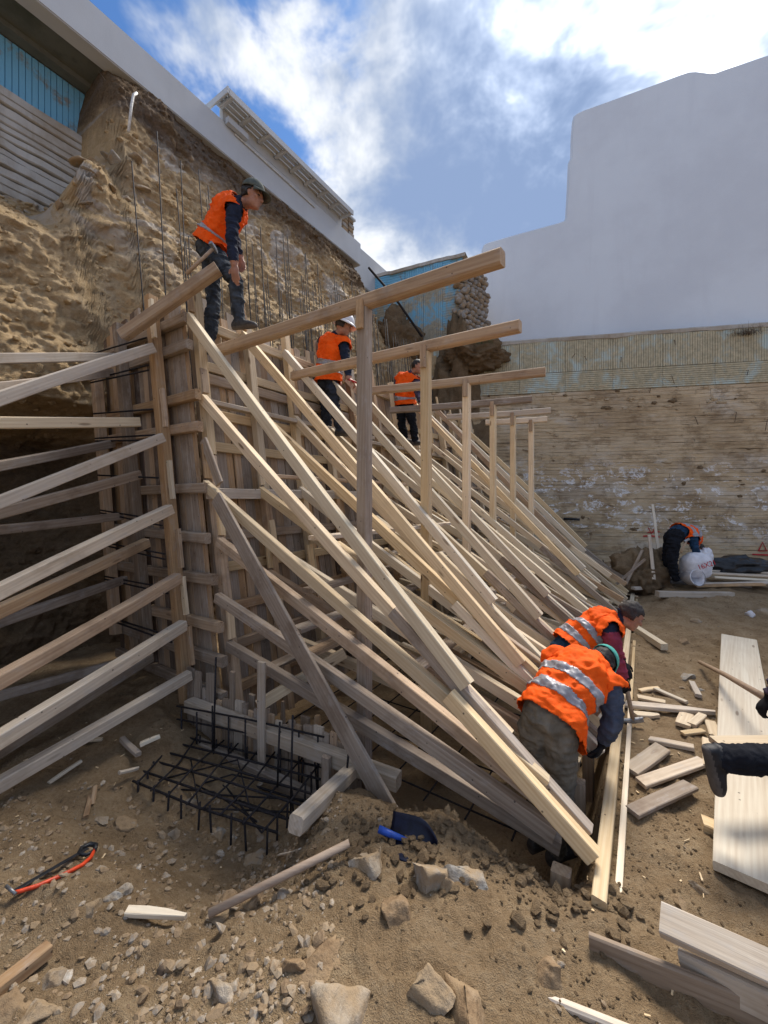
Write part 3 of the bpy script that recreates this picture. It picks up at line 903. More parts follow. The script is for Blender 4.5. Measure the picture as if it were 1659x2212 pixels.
ed = [e for e in bm.edges if all(v in front for v in e.verts)]
bmesh.ops.bevel(bm, geom=ed, offset=0.06, segments=4, affect='EDGES', clamp_overlap=True)
me = bpy.data.meshes.new('white_building')
bm.to_mesh(me)
bm.free()
me.materials.append(M_WHITE)
wb = link(bpy.data.objects.new('white_building', me))
for p_ in me.polygons:
    p_.use_smooth = p_.area < 0.5
tag(wb, 'plain white rendered building with rounded parapets above the retaining wall', 'building')

# ------------------------------------------------------------------ terrace building at the top left
ZS, ZP = 6.93, 7.42
QP, QB = 2.97, 3.69
ter = thing('terrace_house', 'grey-white rendered terrace slab with dark soffit above the earth bank', 'building', F(0.8, QP, ZS))
FM = Matrix((Vector((D1[0], D1[1], 0)), Vector((NN[0], NN[1], 0)), Vector((0, 0, 1)))).transposed().to_4x4()
FM.translation = F(0, 0, 0)
box('parapet', (-3.5 * U, QP * U, ZS * U), (5.75 * U, (QP + 0.22) * U, (ZP + 0.03) * U), M_TERR, ter, FM, 0.015)
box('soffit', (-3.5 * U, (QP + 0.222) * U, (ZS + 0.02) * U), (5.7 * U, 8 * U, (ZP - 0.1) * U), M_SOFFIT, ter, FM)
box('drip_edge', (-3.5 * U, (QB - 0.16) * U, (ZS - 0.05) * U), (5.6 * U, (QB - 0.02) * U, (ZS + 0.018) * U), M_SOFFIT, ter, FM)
# blue foam boards on the wall below, with the whitewashed plinth under them
BMx = FM @ Matrix.Translation((0, QB * U, 0))
for k in range(6):
    x0 = -3.5 * U + k * 1.25
    grooved('insulation_board', x0 + .003, x0 + 1.247, 6.12 * U, (ZS - 0.052) * U, 0.075, True, M_BLUE, ter, BMx, depth=0.02, off=0.0 + random.uniform(0, .008), gap=0.012)
box('wall', (-3.5 * U, (QB + 0.05) * U, 4.0 * U), (5.6 * U, (QB + 0.4) * U, (ZS + 0.01) * U), M_OLDPL, ter, FM)
# rough plinth of whitewashed board marks, each course uneven
zc = 4.3 * U
for k in range(40):
    if zc > 6.1 * U:
        break
    hh_ = random.uniform(0.10, 0.16)
    V, Fc = [], []
    n = 40
    for i in range(n):
        xx = (-3.5 + 4.3 * i / (n - 1)) * U
        e = 0.03 * float(fbm(xx * 2.1, k * 3.1, 0.7, 4))
        yb_ = (QB - 0.17) * U + e + 0.02 * random.random()
        V += [(xx, QB * U + 0.1, zc), (xx, yb_ + 0.02, zc + 0.004 + abs(e) * 0.3), (xx, yb_, zc + 0.02), (xx, yb_ + 0.004, zc + hh_ - 0.02), (xx, yb_ + 0.02, zc + hh_ - 0.004 - abs(e) * 0.3), (xx, QB * U + 0.1, zc + hh_)]
    for i in range(n - 1):
        for j in range(5):
            Fc.append((i * 6 + j, (i + 1) * 6 + j, (i + 1) * 6 + j + 1, i * 6 + j + 1))
    meshobj('plinth_course', V, Fc, M_OLDPL, ter, FM)
    zc += hh_
# white pergola beam with slats along the terrace edge
pg = thing('pergola', 'white slatted pergola edge along the terrace above the bank', 'pergola', F(1.4, QP + 0.4, ZP))
s0, s1 = 1.95, 5.05
zt = 7.62
board('beam', F(s0 + 0.1, QP + 0.06, ZP + 0.19), F(s1, QP + 0.06, ZP + 0.19), 0.10, 0.36, M_TERR, pg)
board('bracket', F(s0 + .12, QP - 0.06, ZP + 0.02), F(s0 + 0.5, QP - 0.06, ZP + 0.02), 0.10, 0.12, M_TERR, pg)
board('cable_trunk', F(s0 + .3, QP - 0.018, ZP - 0.05), F(s1 - 0.9, QP - 0.018, ZP - 0.09), 0.03, 0.03, M_PIPE, pg)
for k in range(4):
    board('slat', F(s0 - 0.02, QP - 0.25 + k * 0.092, zt + 0.045), F(s1, QP - 0.25 + k * 0.092, zt + 0.045), 0.10, 0.03, M_TERR, pg)
board('fascia', F(s0 - 0.02, QP - 0.30, zt + 0.02), F(s1, QP - 0.30, zt + 0.02), 0.035, 0.13, M_TERR, pg)
board('end_fascia', F(s0 - 0.045, QP - 0.32, zt + 0.02), F(s0 - 0.045, QP + 0.30, zt + 0.02), 0.035, 0.13, M_TERR, pg)
for k in range(9):
    s_ = s0 + 0.05 + (s1 - s0 - 0.1) * k / 8
    board('rafter', F(s_, QP - 0.285, zt), F(s_, QP + 0.0, zt), 0.07, 0.07, M_TERR, pg)
# stone pillar with slab on the terrace
pil = thing('stone_pillar', 'short pillar of squared tan stones with slab cap at the terrace end', 'pillar', F(5.25, QP + 0.3, ZP))
for r in range(5):
    for c in range(2):
        for d in range(2):
            w_ = 0.29 if (r + c) % 2 else 0.24
            a0 = 5.22 * U + (0 if c == 0 else (0.53 - w_ if (r % 2) else 0.26))
            box('stone', (a0 + .004, (QP + 0.12) * U + d * 0.26 + .004, ZP * U + r * 0.125 + .045), (a0 + (0.255 if c else 0.25), (QP + 0.12) * U + d * 0.26 + 0.255 - random.uniform(0, .01), ZP * U + r * 0.125 + 0.163), M_ROCKB if (r + c + d) % 2 else M_STONEW, pil, FM, 0.012)
box('cap', (5.19 * U, (QP + 0.09) * U, ZP * U + 0.675), (5.68 * U, (QP + 0.56) * U, ZP * U + 0.74), M_TERR, pil, FM, 0.012)
box('footing', (5.22 * U, (QP + 0.12) * U, ZP * U + 0.0), (5.66 * U, (QP + 0.53) * U, ZP * U + 0.042), M_TERR, pil, FM)
# end block of the terrace with its own dark soffit
blk_ = thing('terrace_block', 'grey rendered block with shadowed underside beyond the end of the terrace', 'building', F(6.1, 3.6, 6.6))
box('wall', (5.9 * U, (QP + 0.35) * U, 6.80 * U), (7.9 * U, 5.2 * U, 7.72 * U), M_TERR, blk_, FM, 0.02)
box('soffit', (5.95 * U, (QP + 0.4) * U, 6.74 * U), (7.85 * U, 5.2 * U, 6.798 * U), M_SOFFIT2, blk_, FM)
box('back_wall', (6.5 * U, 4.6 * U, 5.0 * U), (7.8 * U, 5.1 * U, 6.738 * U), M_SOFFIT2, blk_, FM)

# ------------------------------------------------------------------ blue-clad wall and rubble pier at the back centre
cl = thing('clad_wall', 'broken wall clad with torn blue grooved foam boards at the back corner', 'wall', P(900, 760, 10.1))
ca, cb = P(800, 1075, 10.7), P(1003, 1075, 9.66)
ca.z = cb.z = 0
cx_ = (cb - ca).normalized()
CM = Matrix((cx_, Vector((-cx_.y, cx_.x, 0)), Vector((0, 0, 1)))).transposed().to_4x4()
CM.translation = ca
CL = (cb - ca).length
box('core', (0, 0.07, 3.0 * U), (CL, 0.7, 7.30 * U), M_OLDPL, cl, CM)
x = 0.0
k = 0
while x < CL - 0.05:
    x1 = min(CL, x + 0.62)
    vert = (k % 4) >= 2
    grooved('insulation_board', x + .003, x1 - .003, 3.0 * U, 6.85 * U + random.uniform(-.1, .05), 0.06 if vert else 0.075, vert, M_BLUE2, cl, CM, off=random.uniform(0, .02), gap=0.01)
    grooved('insulation_board', x + .003, x1 - .003, 6.98 * U + random.uniform(-.04, .03), 7.25 * U, 0.07, vert, M_BLUE, cl, CM, off=random.uniform(0.0, .02), gap=0.01)
    x = x1
    k += 1
V, Fc = [], []
xs = np.linspace(-0.05, CL + 0.05, 40)
for k, xx in enumerate(xs):
    e = 0.05 * float(fbm(xx * 2.2, 8.3, 0.2, 4))
    V += [(xx, 0.65, 7.27 * U), (xx, -0.06 + e, 7.26 * U - 0.02 + e), (xx, -0.05 + e, 7.33 * U + e), (xx, 0.65, 7.35 * U)]
for k in range(len(xs) - 1):
    for j in range(3):
        Fc.append((k * 4 + j, (k + 1) * 4 + j, (k + 1) * 4 + j + 1, k * 4 + j + 1))
meshobj('coping', V, Fc, M_OLDPL, cl, CM)
# rubble stone pier: stones one by one
pier = thing('rubble_pier', 'rough grey rubble-stone pier between blue cladding and white building', 'wall', P(1010, 740, 9.6))
pa, pb_ = P(1001, 1075, 9.62), P(1048, 1075, 10.35)
pa.z = pb_.z = 0
pxv = (pb_ - pa).normalized()
PM = Matrix((pxv, Vector((-pxv.y, pxv.x, 0)), Vector((0, 0, 1)))).transposed().to_4x4()
PM.translation = pa
PLn = (pb_ - pa).length
box('mortar_core', (0.02, 0.06, 4.3 * U), (PLn, 0.75, 7.12 * U), M_CLOD, pier, PM)
zc = 4.3 * U
row = 0
while zc < 7.1 * U:
    hh_ = random.uniform(0.12, 0.2)
    xx = -0.05 + (0.1 if row % 2 else 0)
    while xx < PLn + 0.02:
        ww_ = random.uniform(0.16, 0.34)
        V, T = rockverts(2, 900 + row * 31 + int(xx * 50), 8, 0.08, 0.62, 0.9)
        npmesh('stone', V * np.array((ww_ / 2 * 1.12, 0.13, hh_ / 2 * 1.18)), T, M_STONEW, pier, True, PM @ Matrix.Translation((xx + ww_ / 2, 0.03 + random.uniform(-.03, .02), zc + hh_ / 2)))
        xx += ww_
    zc += hh_
    row += 1
# broken end of the pier facing the site
for k in range(60):
    zc = random.uniform(4.6, 6.9) * U
    sz = random.uniform(0.07, 0.17)
    V, T = rockverts(2, 1500 + k, 8, 0.1, 0.6, 0.9)
    wdt = 0.34 * (1.0 - 0.5 * max(0, (zc / U - 6.0)))
    npmesh('stone', V * np.array((sz, sz * 0.8, sz * 0.75)), T, M_STONEW if k % 4 else M_ROCKB, pier, True, CM @ Matrix.Translation((CL - random.uniform(-0.05, wdt), -0.02 + random.uniform(-.08, .03), zc)) @ Matrix.Rotation(random.uniform(-1, 1), 4, 'Y'))

# earth column and overhang between pier and retaining wall
def lump(name, loc, size, mat, seed, amp=0.35, sub=5, rot=0.0):
    V, T = ico(sub)
    V = V.copy()
    k = 1 + amp * fbm(V[:, 0] * 1.7 + seed, V[:, 1] * 1.7, V[:, 2] * 1.7, 5, 0.55) + 0.12 * fbm(V[:, 0] * 5 + seed, V[:, 1] * 5, V[:, 2] * 5, 4, 0.6, True)
    return npmesh(name, V * k[:, None] * np.array(size), T, mat, None, True, Matrix.Translation(loc) @ Matrix.Rotation(rot, 4, 'Z'))
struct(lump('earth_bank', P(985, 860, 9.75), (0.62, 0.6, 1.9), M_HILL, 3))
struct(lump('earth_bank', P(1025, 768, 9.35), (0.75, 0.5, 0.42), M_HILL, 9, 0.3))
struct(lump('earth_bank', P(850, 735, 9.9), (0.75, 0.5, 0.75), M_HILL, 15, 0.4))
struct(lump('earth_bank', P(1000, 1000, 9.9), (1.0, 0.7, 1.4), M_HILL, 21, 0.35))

# grass tufts and a hanging shrub
def tuft(name, label, loc, n, h, spread, mat, droop=0.5, cat='plant'):
    V, Fc = [], []
    for k in range(n):
        a = random.uniform(0, 6.28)
        b = Vector((random.gauss(0, spread * .4), random.gauss(0, spread * .3), 0))
        d = Vector((math.cos(a), math.sin(a), 0))
        hh2 = h * random.uniform(0.5, 1.1)
        sd_ = d.orthogonal().normalized() * 0.006
        dr = random.uniform(0.1, droop)
        prev = None
        for i in range(4):
            t_ = i / 3
            p_ = b + d * dr * hh2 * t_ * t_ * 1.6 + Vector((0, 0, hh2 * (t_ - dr * t_ * t_ * 0.9)))
            wv = sd_ * (1 - t_ * 0.9)
            V += [p_ - wv, p_ + wv]
            if i:
                j = len(V)
                Fc.append((j - 4, j - 3, j - 1, j - 2))
    return tag(meshobj(name, V, Fc, mat, None, Matrix.Translation(loc)), label, cat)
tuft('grass_tuft', 'green grass tuft on the soil overhang at the wall corner', P(1040, 748, 9.1), 120, 0.42, 0.55, M_GRASS, 0.9)
tuft('grass_tuft', 'dry tangled plant hanging at the top right of the retaining wall', P(1612, 722, 8.42), 160, 0.34, 0.4, M_ROOT, 1.2)
tuft('grass_tuft', 'small dry weed poking from under the terrace soffit', P(240, 195, 5.2), 18, 0.25, 0.08, M_STRAP, 1.1)
# black steel bar hanging by the cladding, white pipe on the bank
tag(rod('steel_bar', [P(797, 578, 9.3), P(855, 645, 9.25), P(912, 727, 9.2)], 0.035, M_REBAR), 'black pipe slanting down in front of the blue cladding', 'pipe')
v0 = pbank(285, 255) or P(285, 255, 5)
tag(rod('white_pipe', [P(296, 201, 5.05), P(289, 205, 5.0), P(284, 230, 4.95), P(278, 285, 4.9)], 0.02, M_PIPE), 'thin white pipe sticking up out of the bank under the terrace', 'pipe')
tag(board('wooden_batten', P(70, 190, 5.55), P(150, 228, 5.4), 0.12, 0.04, W_DARK, None), 'dark broken batten leaning on the blue boards under the soffit', 'timber')
tag(board('wooden_batten', P(82, 165, 5.5), P(140, 222, 5.45), 0.06, 0.04, W_USED, None), 'thin bent brown lath crossing the blue boards under the soffit', 'timber')
# ------------------------------------------------------------------ wall formwork (battered face, q = KB * z)
KB = 0.16
def qf(z):
    return KB * z
rnd = random.Random(21)
def pick(*opts):
    """opts: (material, weight)"""
    r = rnd.random() * sum(w_ for _, w_ in opts)
    for m_, w_ in opts:
        r -= w_
        if r <= 0:
            return m_
    return opts[-1][0]
form = thing('wall_formwork', 'long timber wall formwork of vertical planks held by rows of raking pine props', 'formwork', F(0.0, 0.0, 0.0))
WLEN = 6.3
# sheathing planks
s = 0.0
NV = Vector((NN[0], NN[1], 0))
SV = Vector((D1[0], D1[1], 0))
while s < WLEN:
    wd = rnd.uniform(0.082, 0.125)
    sc_ = s + wd / U / 2
    top = 3.02 + rnd.uniform(-0.10, 0.10) + (0.06 if s < 0.5 else 0)
    o_ = rnd.uniform(-0.004, 0.006)
    board('plank', F(sc_, qf(-0.35) + o_, -0.35), F(sc_ + rnd.uniform(-.008, .008), qf(top) + o_, top), wd - 0.005, 0.024, pick((W_GREY, 5), (W_USED, 4), (W_DARK, 1)), form, up=NV, ch=0.003, bow=0.006)
    s += wd / U
# walers against the planks, butted over the studs
stud_s = [-0.04, 0.44, 0.92, 1.40, 1.92, 2.42, 2.94, 3.45, 3.95, 4.46, 4.97, 5.48, 6.0]
wal_z = [2.86, 2.55, 2.40, 2.14, 1.84, 1.50, 1.17, 0.90, 0.62, 0.32, 0.02]
for zi, z0 in enumerate(wal_z):
    a = 0.0
    while a < WLEN - 0.2:
        b = min(WLEN, a + rnd.uniform(1.6, 3.0))
        off = -(0.012 + 0.03) / U
        h_ = 0.095 if zi not in (2,) else 0.10
        mt = pick((W_NEW, 3), (W_USED, 1)) if z0 > 1.3 else pick((W_NEW, 1), (W_USED, 3), (W_GREY, 2))
        if zi == 2:
            mt = W_GREY if a < 1.5 else W_USED
        dz = rnd.uniform(-0.03, 0.03)
        board('waler', F(a, qf(z0) + off, z0 + dz), F(b, qf(z0) + off, z0 + dz + rnd.uniform(-.02, .02)), 0.058, h_, mt, form)
        a = b + 0.004
# studs over the walers
for i, ss in enumerate(stud_s):
    top = 3.05 + rnd.uniform(-0.06, 0.13)
    off = -(0.012 + 0.062 + 0.045) / U
    zj = rnd.uniform(1.2, 1.9)
    dx = rnd.uniform(-.012, .012)
    m1 = pick((W_NEW, 5), (W_USED, 1))
    board('stud', F(ss + dx, qf(zj) + off, zj), F(ss, qf(top) + off, top), 0.085, 0.085, m1, form, up=NV, ch=0.005)
    board('stud', F(ss + 0.02, qf(-0.3) + off, -0.3), F(ss + dx, qf(zj) + off, zj - 0.01), 0.085, 0.085, pick((W_NEW, 2), (W_USED, 2), (W_GREY, 1)), form, up=NV, ch=0.005)
# doubled corner boards at the near end
for (ds, w_, m_) in ((-0.03, 0.10, W_GREY), (-0.115, 0.11, W_USED)):
    board('corner_board', F(ds, qf(-0.3) + 0.01, -0.3), F(ds, qf(2.95) + 0.01, 2.95), 0.024, w_, m_, form, up=NV, ch=0.003)

# raking props, in fans from each stud down to the sill
SOFF = -0.10
def qstud(z):
    return qf(z) - 0.16 / U
prop_heights = [2.86, 2.22, 1.56, 1.14, 0.74, 0.36]
for i, ss in enumerate(stud_s[:12]):
    for k, z0 in enumerate(prop_heights):
        if k == 0 and i in (5, 6):
            continue
        dz = rnd.uniform(-0.10, 0.10) if i else rnd.uniform(-0.02, 0.02)
        zt_ = z0 + dz
        lat = ss - 0.075 + rnd.uniform(-0.012, 0.012) + (0.055 if k % 2 else 0.0) - (0.02 if i == 0 else 0)
        qa = qstud(zt_)
        zend = 0.16 + 0.075 * (5 - k) if k else 0.58
        qend = -2.28 + 0.03 * k
        if k == 0:
            qend = -1.93 + rnd.uniform(-0.14, 0.2) * (1 if i else 0)
            zend = zt_ + (qend - qa) * 0.955 if False else 0.58 + (-(1.93 + qend)) * -0.95
            zend = 0.575 + (qend + 1.935) * 0.95
        elif k == 1:
            qend, zend = -2.13 + rnd.uniform(-0.12, 0.1), 0.36
        elif k == 2:
            qend, zend = -2.28, 0.22
        elif k == 3:
            qend, zend = -2.30, 0.12
        elif k == 4:
            qend, zend = -2.32, 0.03
        else:
            qend, zend = -2.33, -0.06
        zend += rnd.uniform(-0.02, 0.02)
        latb = lat + rnd.uniform(-0.10, 0.10) * (1 if i else 0.2)
        if i == 0:
            m_ = (W_PALE, W_NEW, W_NEW, W_USED, W_GREY, W_GREY)[k]
        else:
            m_ = pick((W_NEW, 5), (W_PALE, 4), (W_USED, 0.6)) if k < 4 else pick((W_NEW, 3), (W_USED, 3), (W_GREY, 2))
        if i > 3:
            m_ = pick((W_NEW, 5), (W_PALE, 4), (W_USED, 0.8))
        if i == 1:
            latb = lat + 0.13
        wdt = rnd.uniform(0.058, 0.07)
        board('prop', F(lat, qa, zt_), F(latb, qend, zend), wdt, 0.086, m_, form, ch=0.004, bow=0.03, seg=5)
        if i and k and rnd.random() < 0.4:
            f0, f1 = rnd.uniform(0.0, 0.5), rnd.uniform(0.75, 1.04)
            pa_, pb2 = F(lat + 0.062, qa, zt_ - 0.02), F(latb + 0.062, qend, zend - 0.02)
            board('prop_doubler', pa_.lerp(pb2, f0), pa_.lerp(pb2, f1), 0.05, 0.085, pick((W_NEW, 3), (W_PALE, 2), (W_GREY, 1)), form, ch=0.004, bow=0.02, seg=4)
        # cleat nailed to the stud above each prop head
        off = -(0.012 + 0.062 + 0.105) / U
        if rnd.random() < 0.85:
            board('cleat', F(lat + 0.02, qf(zt_ + .05) + off, zt_ + 0.045), F(lat + 0.02, qf(zt_ + .28) + off, zt_ + rnd.uniform(0.2, 0.33)), rnd.uniform(0.05, 0.08), 0.028, pick((W_NEW, 2), (W_USED, 2)), form, up=NV, ch=0.003)
        # extension piece scabbed under the upper prop, down to the sill
        if k == 0:
            qb = -2.44
            zb = 0.09
            board('prop_extension', F(latb + 0.01, qend + 0.42, zend + 0.29), F(latb + 0.015, qb, zb), 0.07, 0.075, pick((W_PALE, 1), (W_GREY, 2), (W_NEW, 2)), form, ch=0.004)
            if i == 0:
                board('prop_extension', F(latb - 0.06, -1.86, 0.53), F(latb - 0.07, -2.47, 0.07), 0.065, 0.085, W_NEW, form, ch=0.005)
        elif k in (1, 2) and rnd.random() < 0.7 and i > 0:
            board('prop_extension', F(latb + 0.06, qend + 0.5, zend + 0.33), F(latb + 0.06, -2.43, zend - 0.10), 0.055, 0.08, pick((W_GREY, 2), (W_NEW, 1), (W_USED, 2)), form, ch=0.004)
# ledgers laid along the wall between the layers of props
def ledger(s_a, s_b, q, z, w_, h_, m_, tilt=0.0):
    board('ledger', F(s_a, q, z), F(s_b, q + rnd.uniform(-.03, .03), z + tilt), w_, h_, m_, form, ch=0.004, bow=0.01)
ledger(-0.14, 2.0, 0.24 - 0.145, 1.49, 0.03, 0.10, W_BLEACH)
ledger(-0.10, 2.2, qf(2.2) - 0.15, 2.2, 0.10, 0.045, W_BLEACH)
ledger(2.0, 5.6, qf(2.12) - 0.15, 2.13, 0.16, 0.045, W_BLEACH)
ledger(-0.02, 2.5, -0.86, 1.20, 0.12, 0.035, W_BLEACH, -0.02)
ledger(2.45, 5.8, -0.86, 1.18, 0.12, 0.035, W_GREY)
ledger(-0.06, 1.0, -0.84, 0.87, 0.12, 0.035, W_GREY)
ledger(1.0, 3.6, -0.84, 0.86, 0.12, 0.035, W_BLEACH)
ledger(-0.10, 1.5, -0.78, 0.62, 0.13, 0.035, W_GREY)
ledger(0.05, 1.9, -0.72, 0.40, 0.13, 0.035, W_USED)
ledger(0.0, 2.6, -0.45, 0.28, 0.12, 0.03, W_GREY)
ledger(3.5, 5.9, -0.8, 0.6, 0.12, 0.035, W_BLEACH)
ledger(0.1, 5.9, -1.5, 0.45, 0.12, 0.035, W_GREY)
ledger(0.1, 5.9, -0.3, 1.62, 0.11, 0.035, W_USED)
for k in range(7):
    s_a = rnd.uniform(0.0, 2.5)
    q_ = rnd.choice((-0.35, -0.6, -1.15, -1.4, -1.7))
    zz_ = max(0.12, 0.95 * (2.36 + q_) * rnd.choice((0.28, 0.45, 0.62)))
    ledger(s_a, s_a + rnd.uniform(1.2, 2.8), q_, zz_, 0.11, 0.032, rnd.choice((W_BLEACH, W_GREY, W_USED, W_NEW)))
# diagonal brace in front of the first fan, and a pointed stake
board('diagonal_brace', F(-0.24, -0.16, 1.46), F(-0.24, -1.60, -0.14), 0.03, 0.135, W_GREY, form, ch=0.004)
board('diagonal_brace', PS(440, 950, -0.13), PS(475, 1045, -0.13), 0.03, 0.09, W_GREY, form)
board('lath', PS(558, 1525, -0.2), PS(745, 1410, 0.25), 0.035, 0.09, W_NEW, form, ch=0.003)

# sill planks on edge that take the prop feet, with stakes outside
sill = thing('sill_plank', 'heavy pine plank on edge along the pit, taking the feet of the props', 'timber', F(-0.3, -2.47, -0.1))
for (a, b, m_) in ((-0.34, 1.35, W_NEW), (1.355, 3.6, W_NEW), (3.605, 5.9, W_PALE)):
    board('plank', F(a, -2.50, -0.09), F(b, -2.50, -0.09), 0.062, 0.34, m_, sill, ch=0.005)
    board('edge_board', F(a + 0.1, -2.555, -0.10), F(b, -2.555, -0.10), 0.03, 0.27, W_PALE if a < 1 else W_NEW, sill, ch=0.003)
for k in range(9):
    a = -0.2 + k * 0.7
    board('stake', F(a, -2.60, -0.4), F(a, -2.60, -0.03 + rnd.uniform(-.04, .02)), 0.05, 0.045, W_USED, sill)
for k in range(14):
    a = -0.22 + k * 0.44 + rnd.uniform(-.05, .05)
    board('blocking', F(a, -2.36, -0.3), F(a + rnd.uniform(-.02, .02), -2.36, 0.0 + rnd.uniform(-.05, .08)), rnd.uniform(.06, .1), 0.07, pick((W_GREY, 2), (W_USED, 2), (W_NEW, 1)), sill)

# ------------------------------------------------------------------ walkway frames: beam on a post
def frame(label, p_top, p_foot, b0, b1, bw, bh, mb, mp, pw):
    fr = thing('post_and_beam', label, 'timber frame', p_foot, 'post and beam frames standing over the raking props')
    board('beam', b0, b1, bw, bh, mb, fr, ch=0.012, bow=0.012, seg=5)
    board('post', p_foot, p_top, pw, pw, mp, fr, up=NV, ch=0.006, bow=0.006)
    # nail block between post and beam
    c = Vector(p_top)
    board('cleat', c + Vector((0, 0, -0.16)) - SV * (pw / 2 + 0.016), c + Vector((0, 0, 0.05)) - SV * (pw / 2 + 0.016), 0.028, 0.055, W_USED, fr, up=NV, ch=0.003)
    return fr
ZB = 2.62
KF = 1.162
BH = 0.10
def fr(label, s_post, q_post, sb0, q0, sb1, q1, mb, mp, pw=0.085, dz=0.0, bh=BH):
    sb0, sb1 = (1.94 + sb0) * KF - 1.94, (1.94 + sb1) * KF - 1.94
    q1, q_post = (q1 + 2.63) * KF - 2.63, (q_post + 2.63) * KF - 2.63
    if q0 < 0:
        q0 = (q0 + 2.63) * KF - 2.63
    zb = ZB + dz
    k = (q_post - q0) / (q1 - q0)
    sp = sb0 + (sb1 - sb0) * k
    frame(label, F(sp, q_post, zb - bh / U / 2 - 0.002), F(sp, q_post, -0.62), F(sb0, q0, zb), F(sb1, q1, zb), 0.085, bh, mb, mp, pw)
fr('nearest post and beam, old grey timber, worker in cap stands on its beam', -0.27, -1.43, -0.25, 0.2, -0.27, -2.14, W_USED, W_GREY, 0.088)
fr('second post and beam frame, beam with worn round end, pale new post', 0.46, -1.42, 0.44, -0.2, 0.455, -2.03, W_USED, W_NEW)
fr('third post and beam frame from the front, beam passing before the dark-haired worker', 1.26, -1.37, 1.12, -0.35, 1.43, -1.98, W_USED, W_NEW)
fr('fourth post and beam frame, short beam the dark-haired worker rests his hand on', 2.15, -1.31, 1.97, -0.2, 2.3, -1.68, W_GREY, W_NEW, dz=-0.0)
fr('fifth post and beam frame, second farthest, with two-layer beam end', 2.73, -1.35, 2.65, -0.6, 2.94, -1.74, W_BLEACH, W_NEW, dz=-0.01)
fr('farthest and smallest post and beam frame near the retaining wall', 3.3, -1.44, 3.2, -0.9, 3.4, -1.62, W_BLEACH, W_NEW, dz=-0.02)
tag(board('beam', F(-0.46, 0.66, 2.68), P(472, 580, 2.95), 0.10, 0.105, W_USED, None, ch=0.014, seg=4), 'stubby rounded grey beam jutting out below the worker in the cap', 'beam')

# ------------------------------------------------------------------ end formwork on the left, with its braces
ef = thing('end_formwork', 'weathered plank end panel of the formwork with tall posts and long braces to the left', 'formwork', F(-0.12, 0.7, 0.0))
SE = -0.125
def q_b(z):
    return 1.42 + 0.12 * z
n = 17
for k in range(n):
    t0 = (k + 0.5) / n
    zt_ = 3.0 + rnd.uniform(-0.12, 0.1) + (0.1 if 0.3 < t0 < 0.6 else 0)
    lo = Vector(F(SE, qf(-.3) * (1 - t0) + q_b(-.3) * t0, -0.3))
    hi = Vector(F(SE + rnd.uniform(-.004, .004), qf(zt_) * (1 - t0) + q_b(zt_) * t0, zt_))
    board('plank', lo, hi, 1.40 * U / n - 0.004, 0.024, pick((W_GREY, 4), (W_USED, 4), (W_DARK, 2)), ef, up=SV, ch=0.003, bow=0.006)
for k, z0 in enumerate((2.82, 2.63, 2.22, 2.0, 1.52, 1.18, 0.84, 0.52, 0.28, 0.05)):
    ra = -0.11 - rnd.uniform(0, 0.10)
    so_ = SE - (0.012 + 0.035) / U
    ztl = rnd.uniform(-0.02, 0.03)
    qa, qb_ = qf(z0) + ra, q_b(z0) - 0.02
    if k % 3 == 1:
        qb_ = (qa + qb_) * 0.62
    board('waler', F(so_, qa, z0 + ztl), F(so_, qb_, z0), 0.068, 0.095, pick((W_GREY, 4), (W_USED, 3)), ef, ch=0.008)
posts = [0.22, 0.72, 1.26]
for k, t0 in enumerate(posts):
    so_ = SE - (0.012 + 0.07 + 0.048) / U
    zt_ = (3.08, 2.98, 2.82)[k]
    zb = (-0.05, 0.2, 0.25)[k]
    board('post', F(so_, qf(zb) + t0, zb), F(so_, qf(zt_) + t0 + (0, .06, 0.0)[k], zt_), 0.095, 0.095, (W_USED, W_GREY, W_USED)[k], ef, up=NV, ch=0.006)
# stop cleats on the near post above each brace
# tie bars
for z0 in (2.72, 2.5, 2.15, 1.95, 1.62, 1.30, 1.05, 0.8, 0.45):
    so_ = SE - 0.2
    a, b = F(so_ + .02, 0.2 + qf(z0), z0 - 0.01), F(so_, 1.15 + qf(z0), z0 + rnd.uniform(-.03, .06))
    rod('tie_bar', [a, b], 0.009, M_REBAR, ef, 6)
    if rnd.random() < 0.6:
        rod('tie_bar', [a + Vector((0, 0, -0.05)), b + Vector((0, 0, -0.03))], 0.009, M_REBAR, ef, 6)
# braces: (start x, y, post index, end x=0 at y, depth there)
braces = [(328, 752, 0, 868, 2.25, W_BLEACH, .085), (352, 945, 0, 1085, 2.25, W_BLEACH, .08), (368, 1100, 0, 1285, 2.05, W_BLEACH, .085), (386, 1248, 0, 1460, 1.95, W_USED, .085),
          (397, 1350, 0, 1592, 1.9, W_BLEACH, .085), (410, 1458, 0, 1690, 1.95, W_BLEACH, .075),
          (300, 912, 1, 910, 2.5, W_PALE, .085), (300, 1026, 1, 1105, 2.45, W_GREY, .08), (318, 1172, 1, 1318, 2.2, W_USED, .08), (325, 1420, 1, 1620, 2.2, W_GREY, .08),
          (245, 772, 2, 778, 2.7, W_BLEACH, .08), (240, 805, 2, 832, 2.6, W_GREY, .075), (243, 958, 2, 1002, 2.6, W_GREY, .075), (262, 1115, 2, 1142, 2.6, W_GREY, .07), (270, 1252, 2, 1346, 2.5, W_GREY, .07), (300, 1420, 2, 1502, 2.6, W_GREY, .065)]
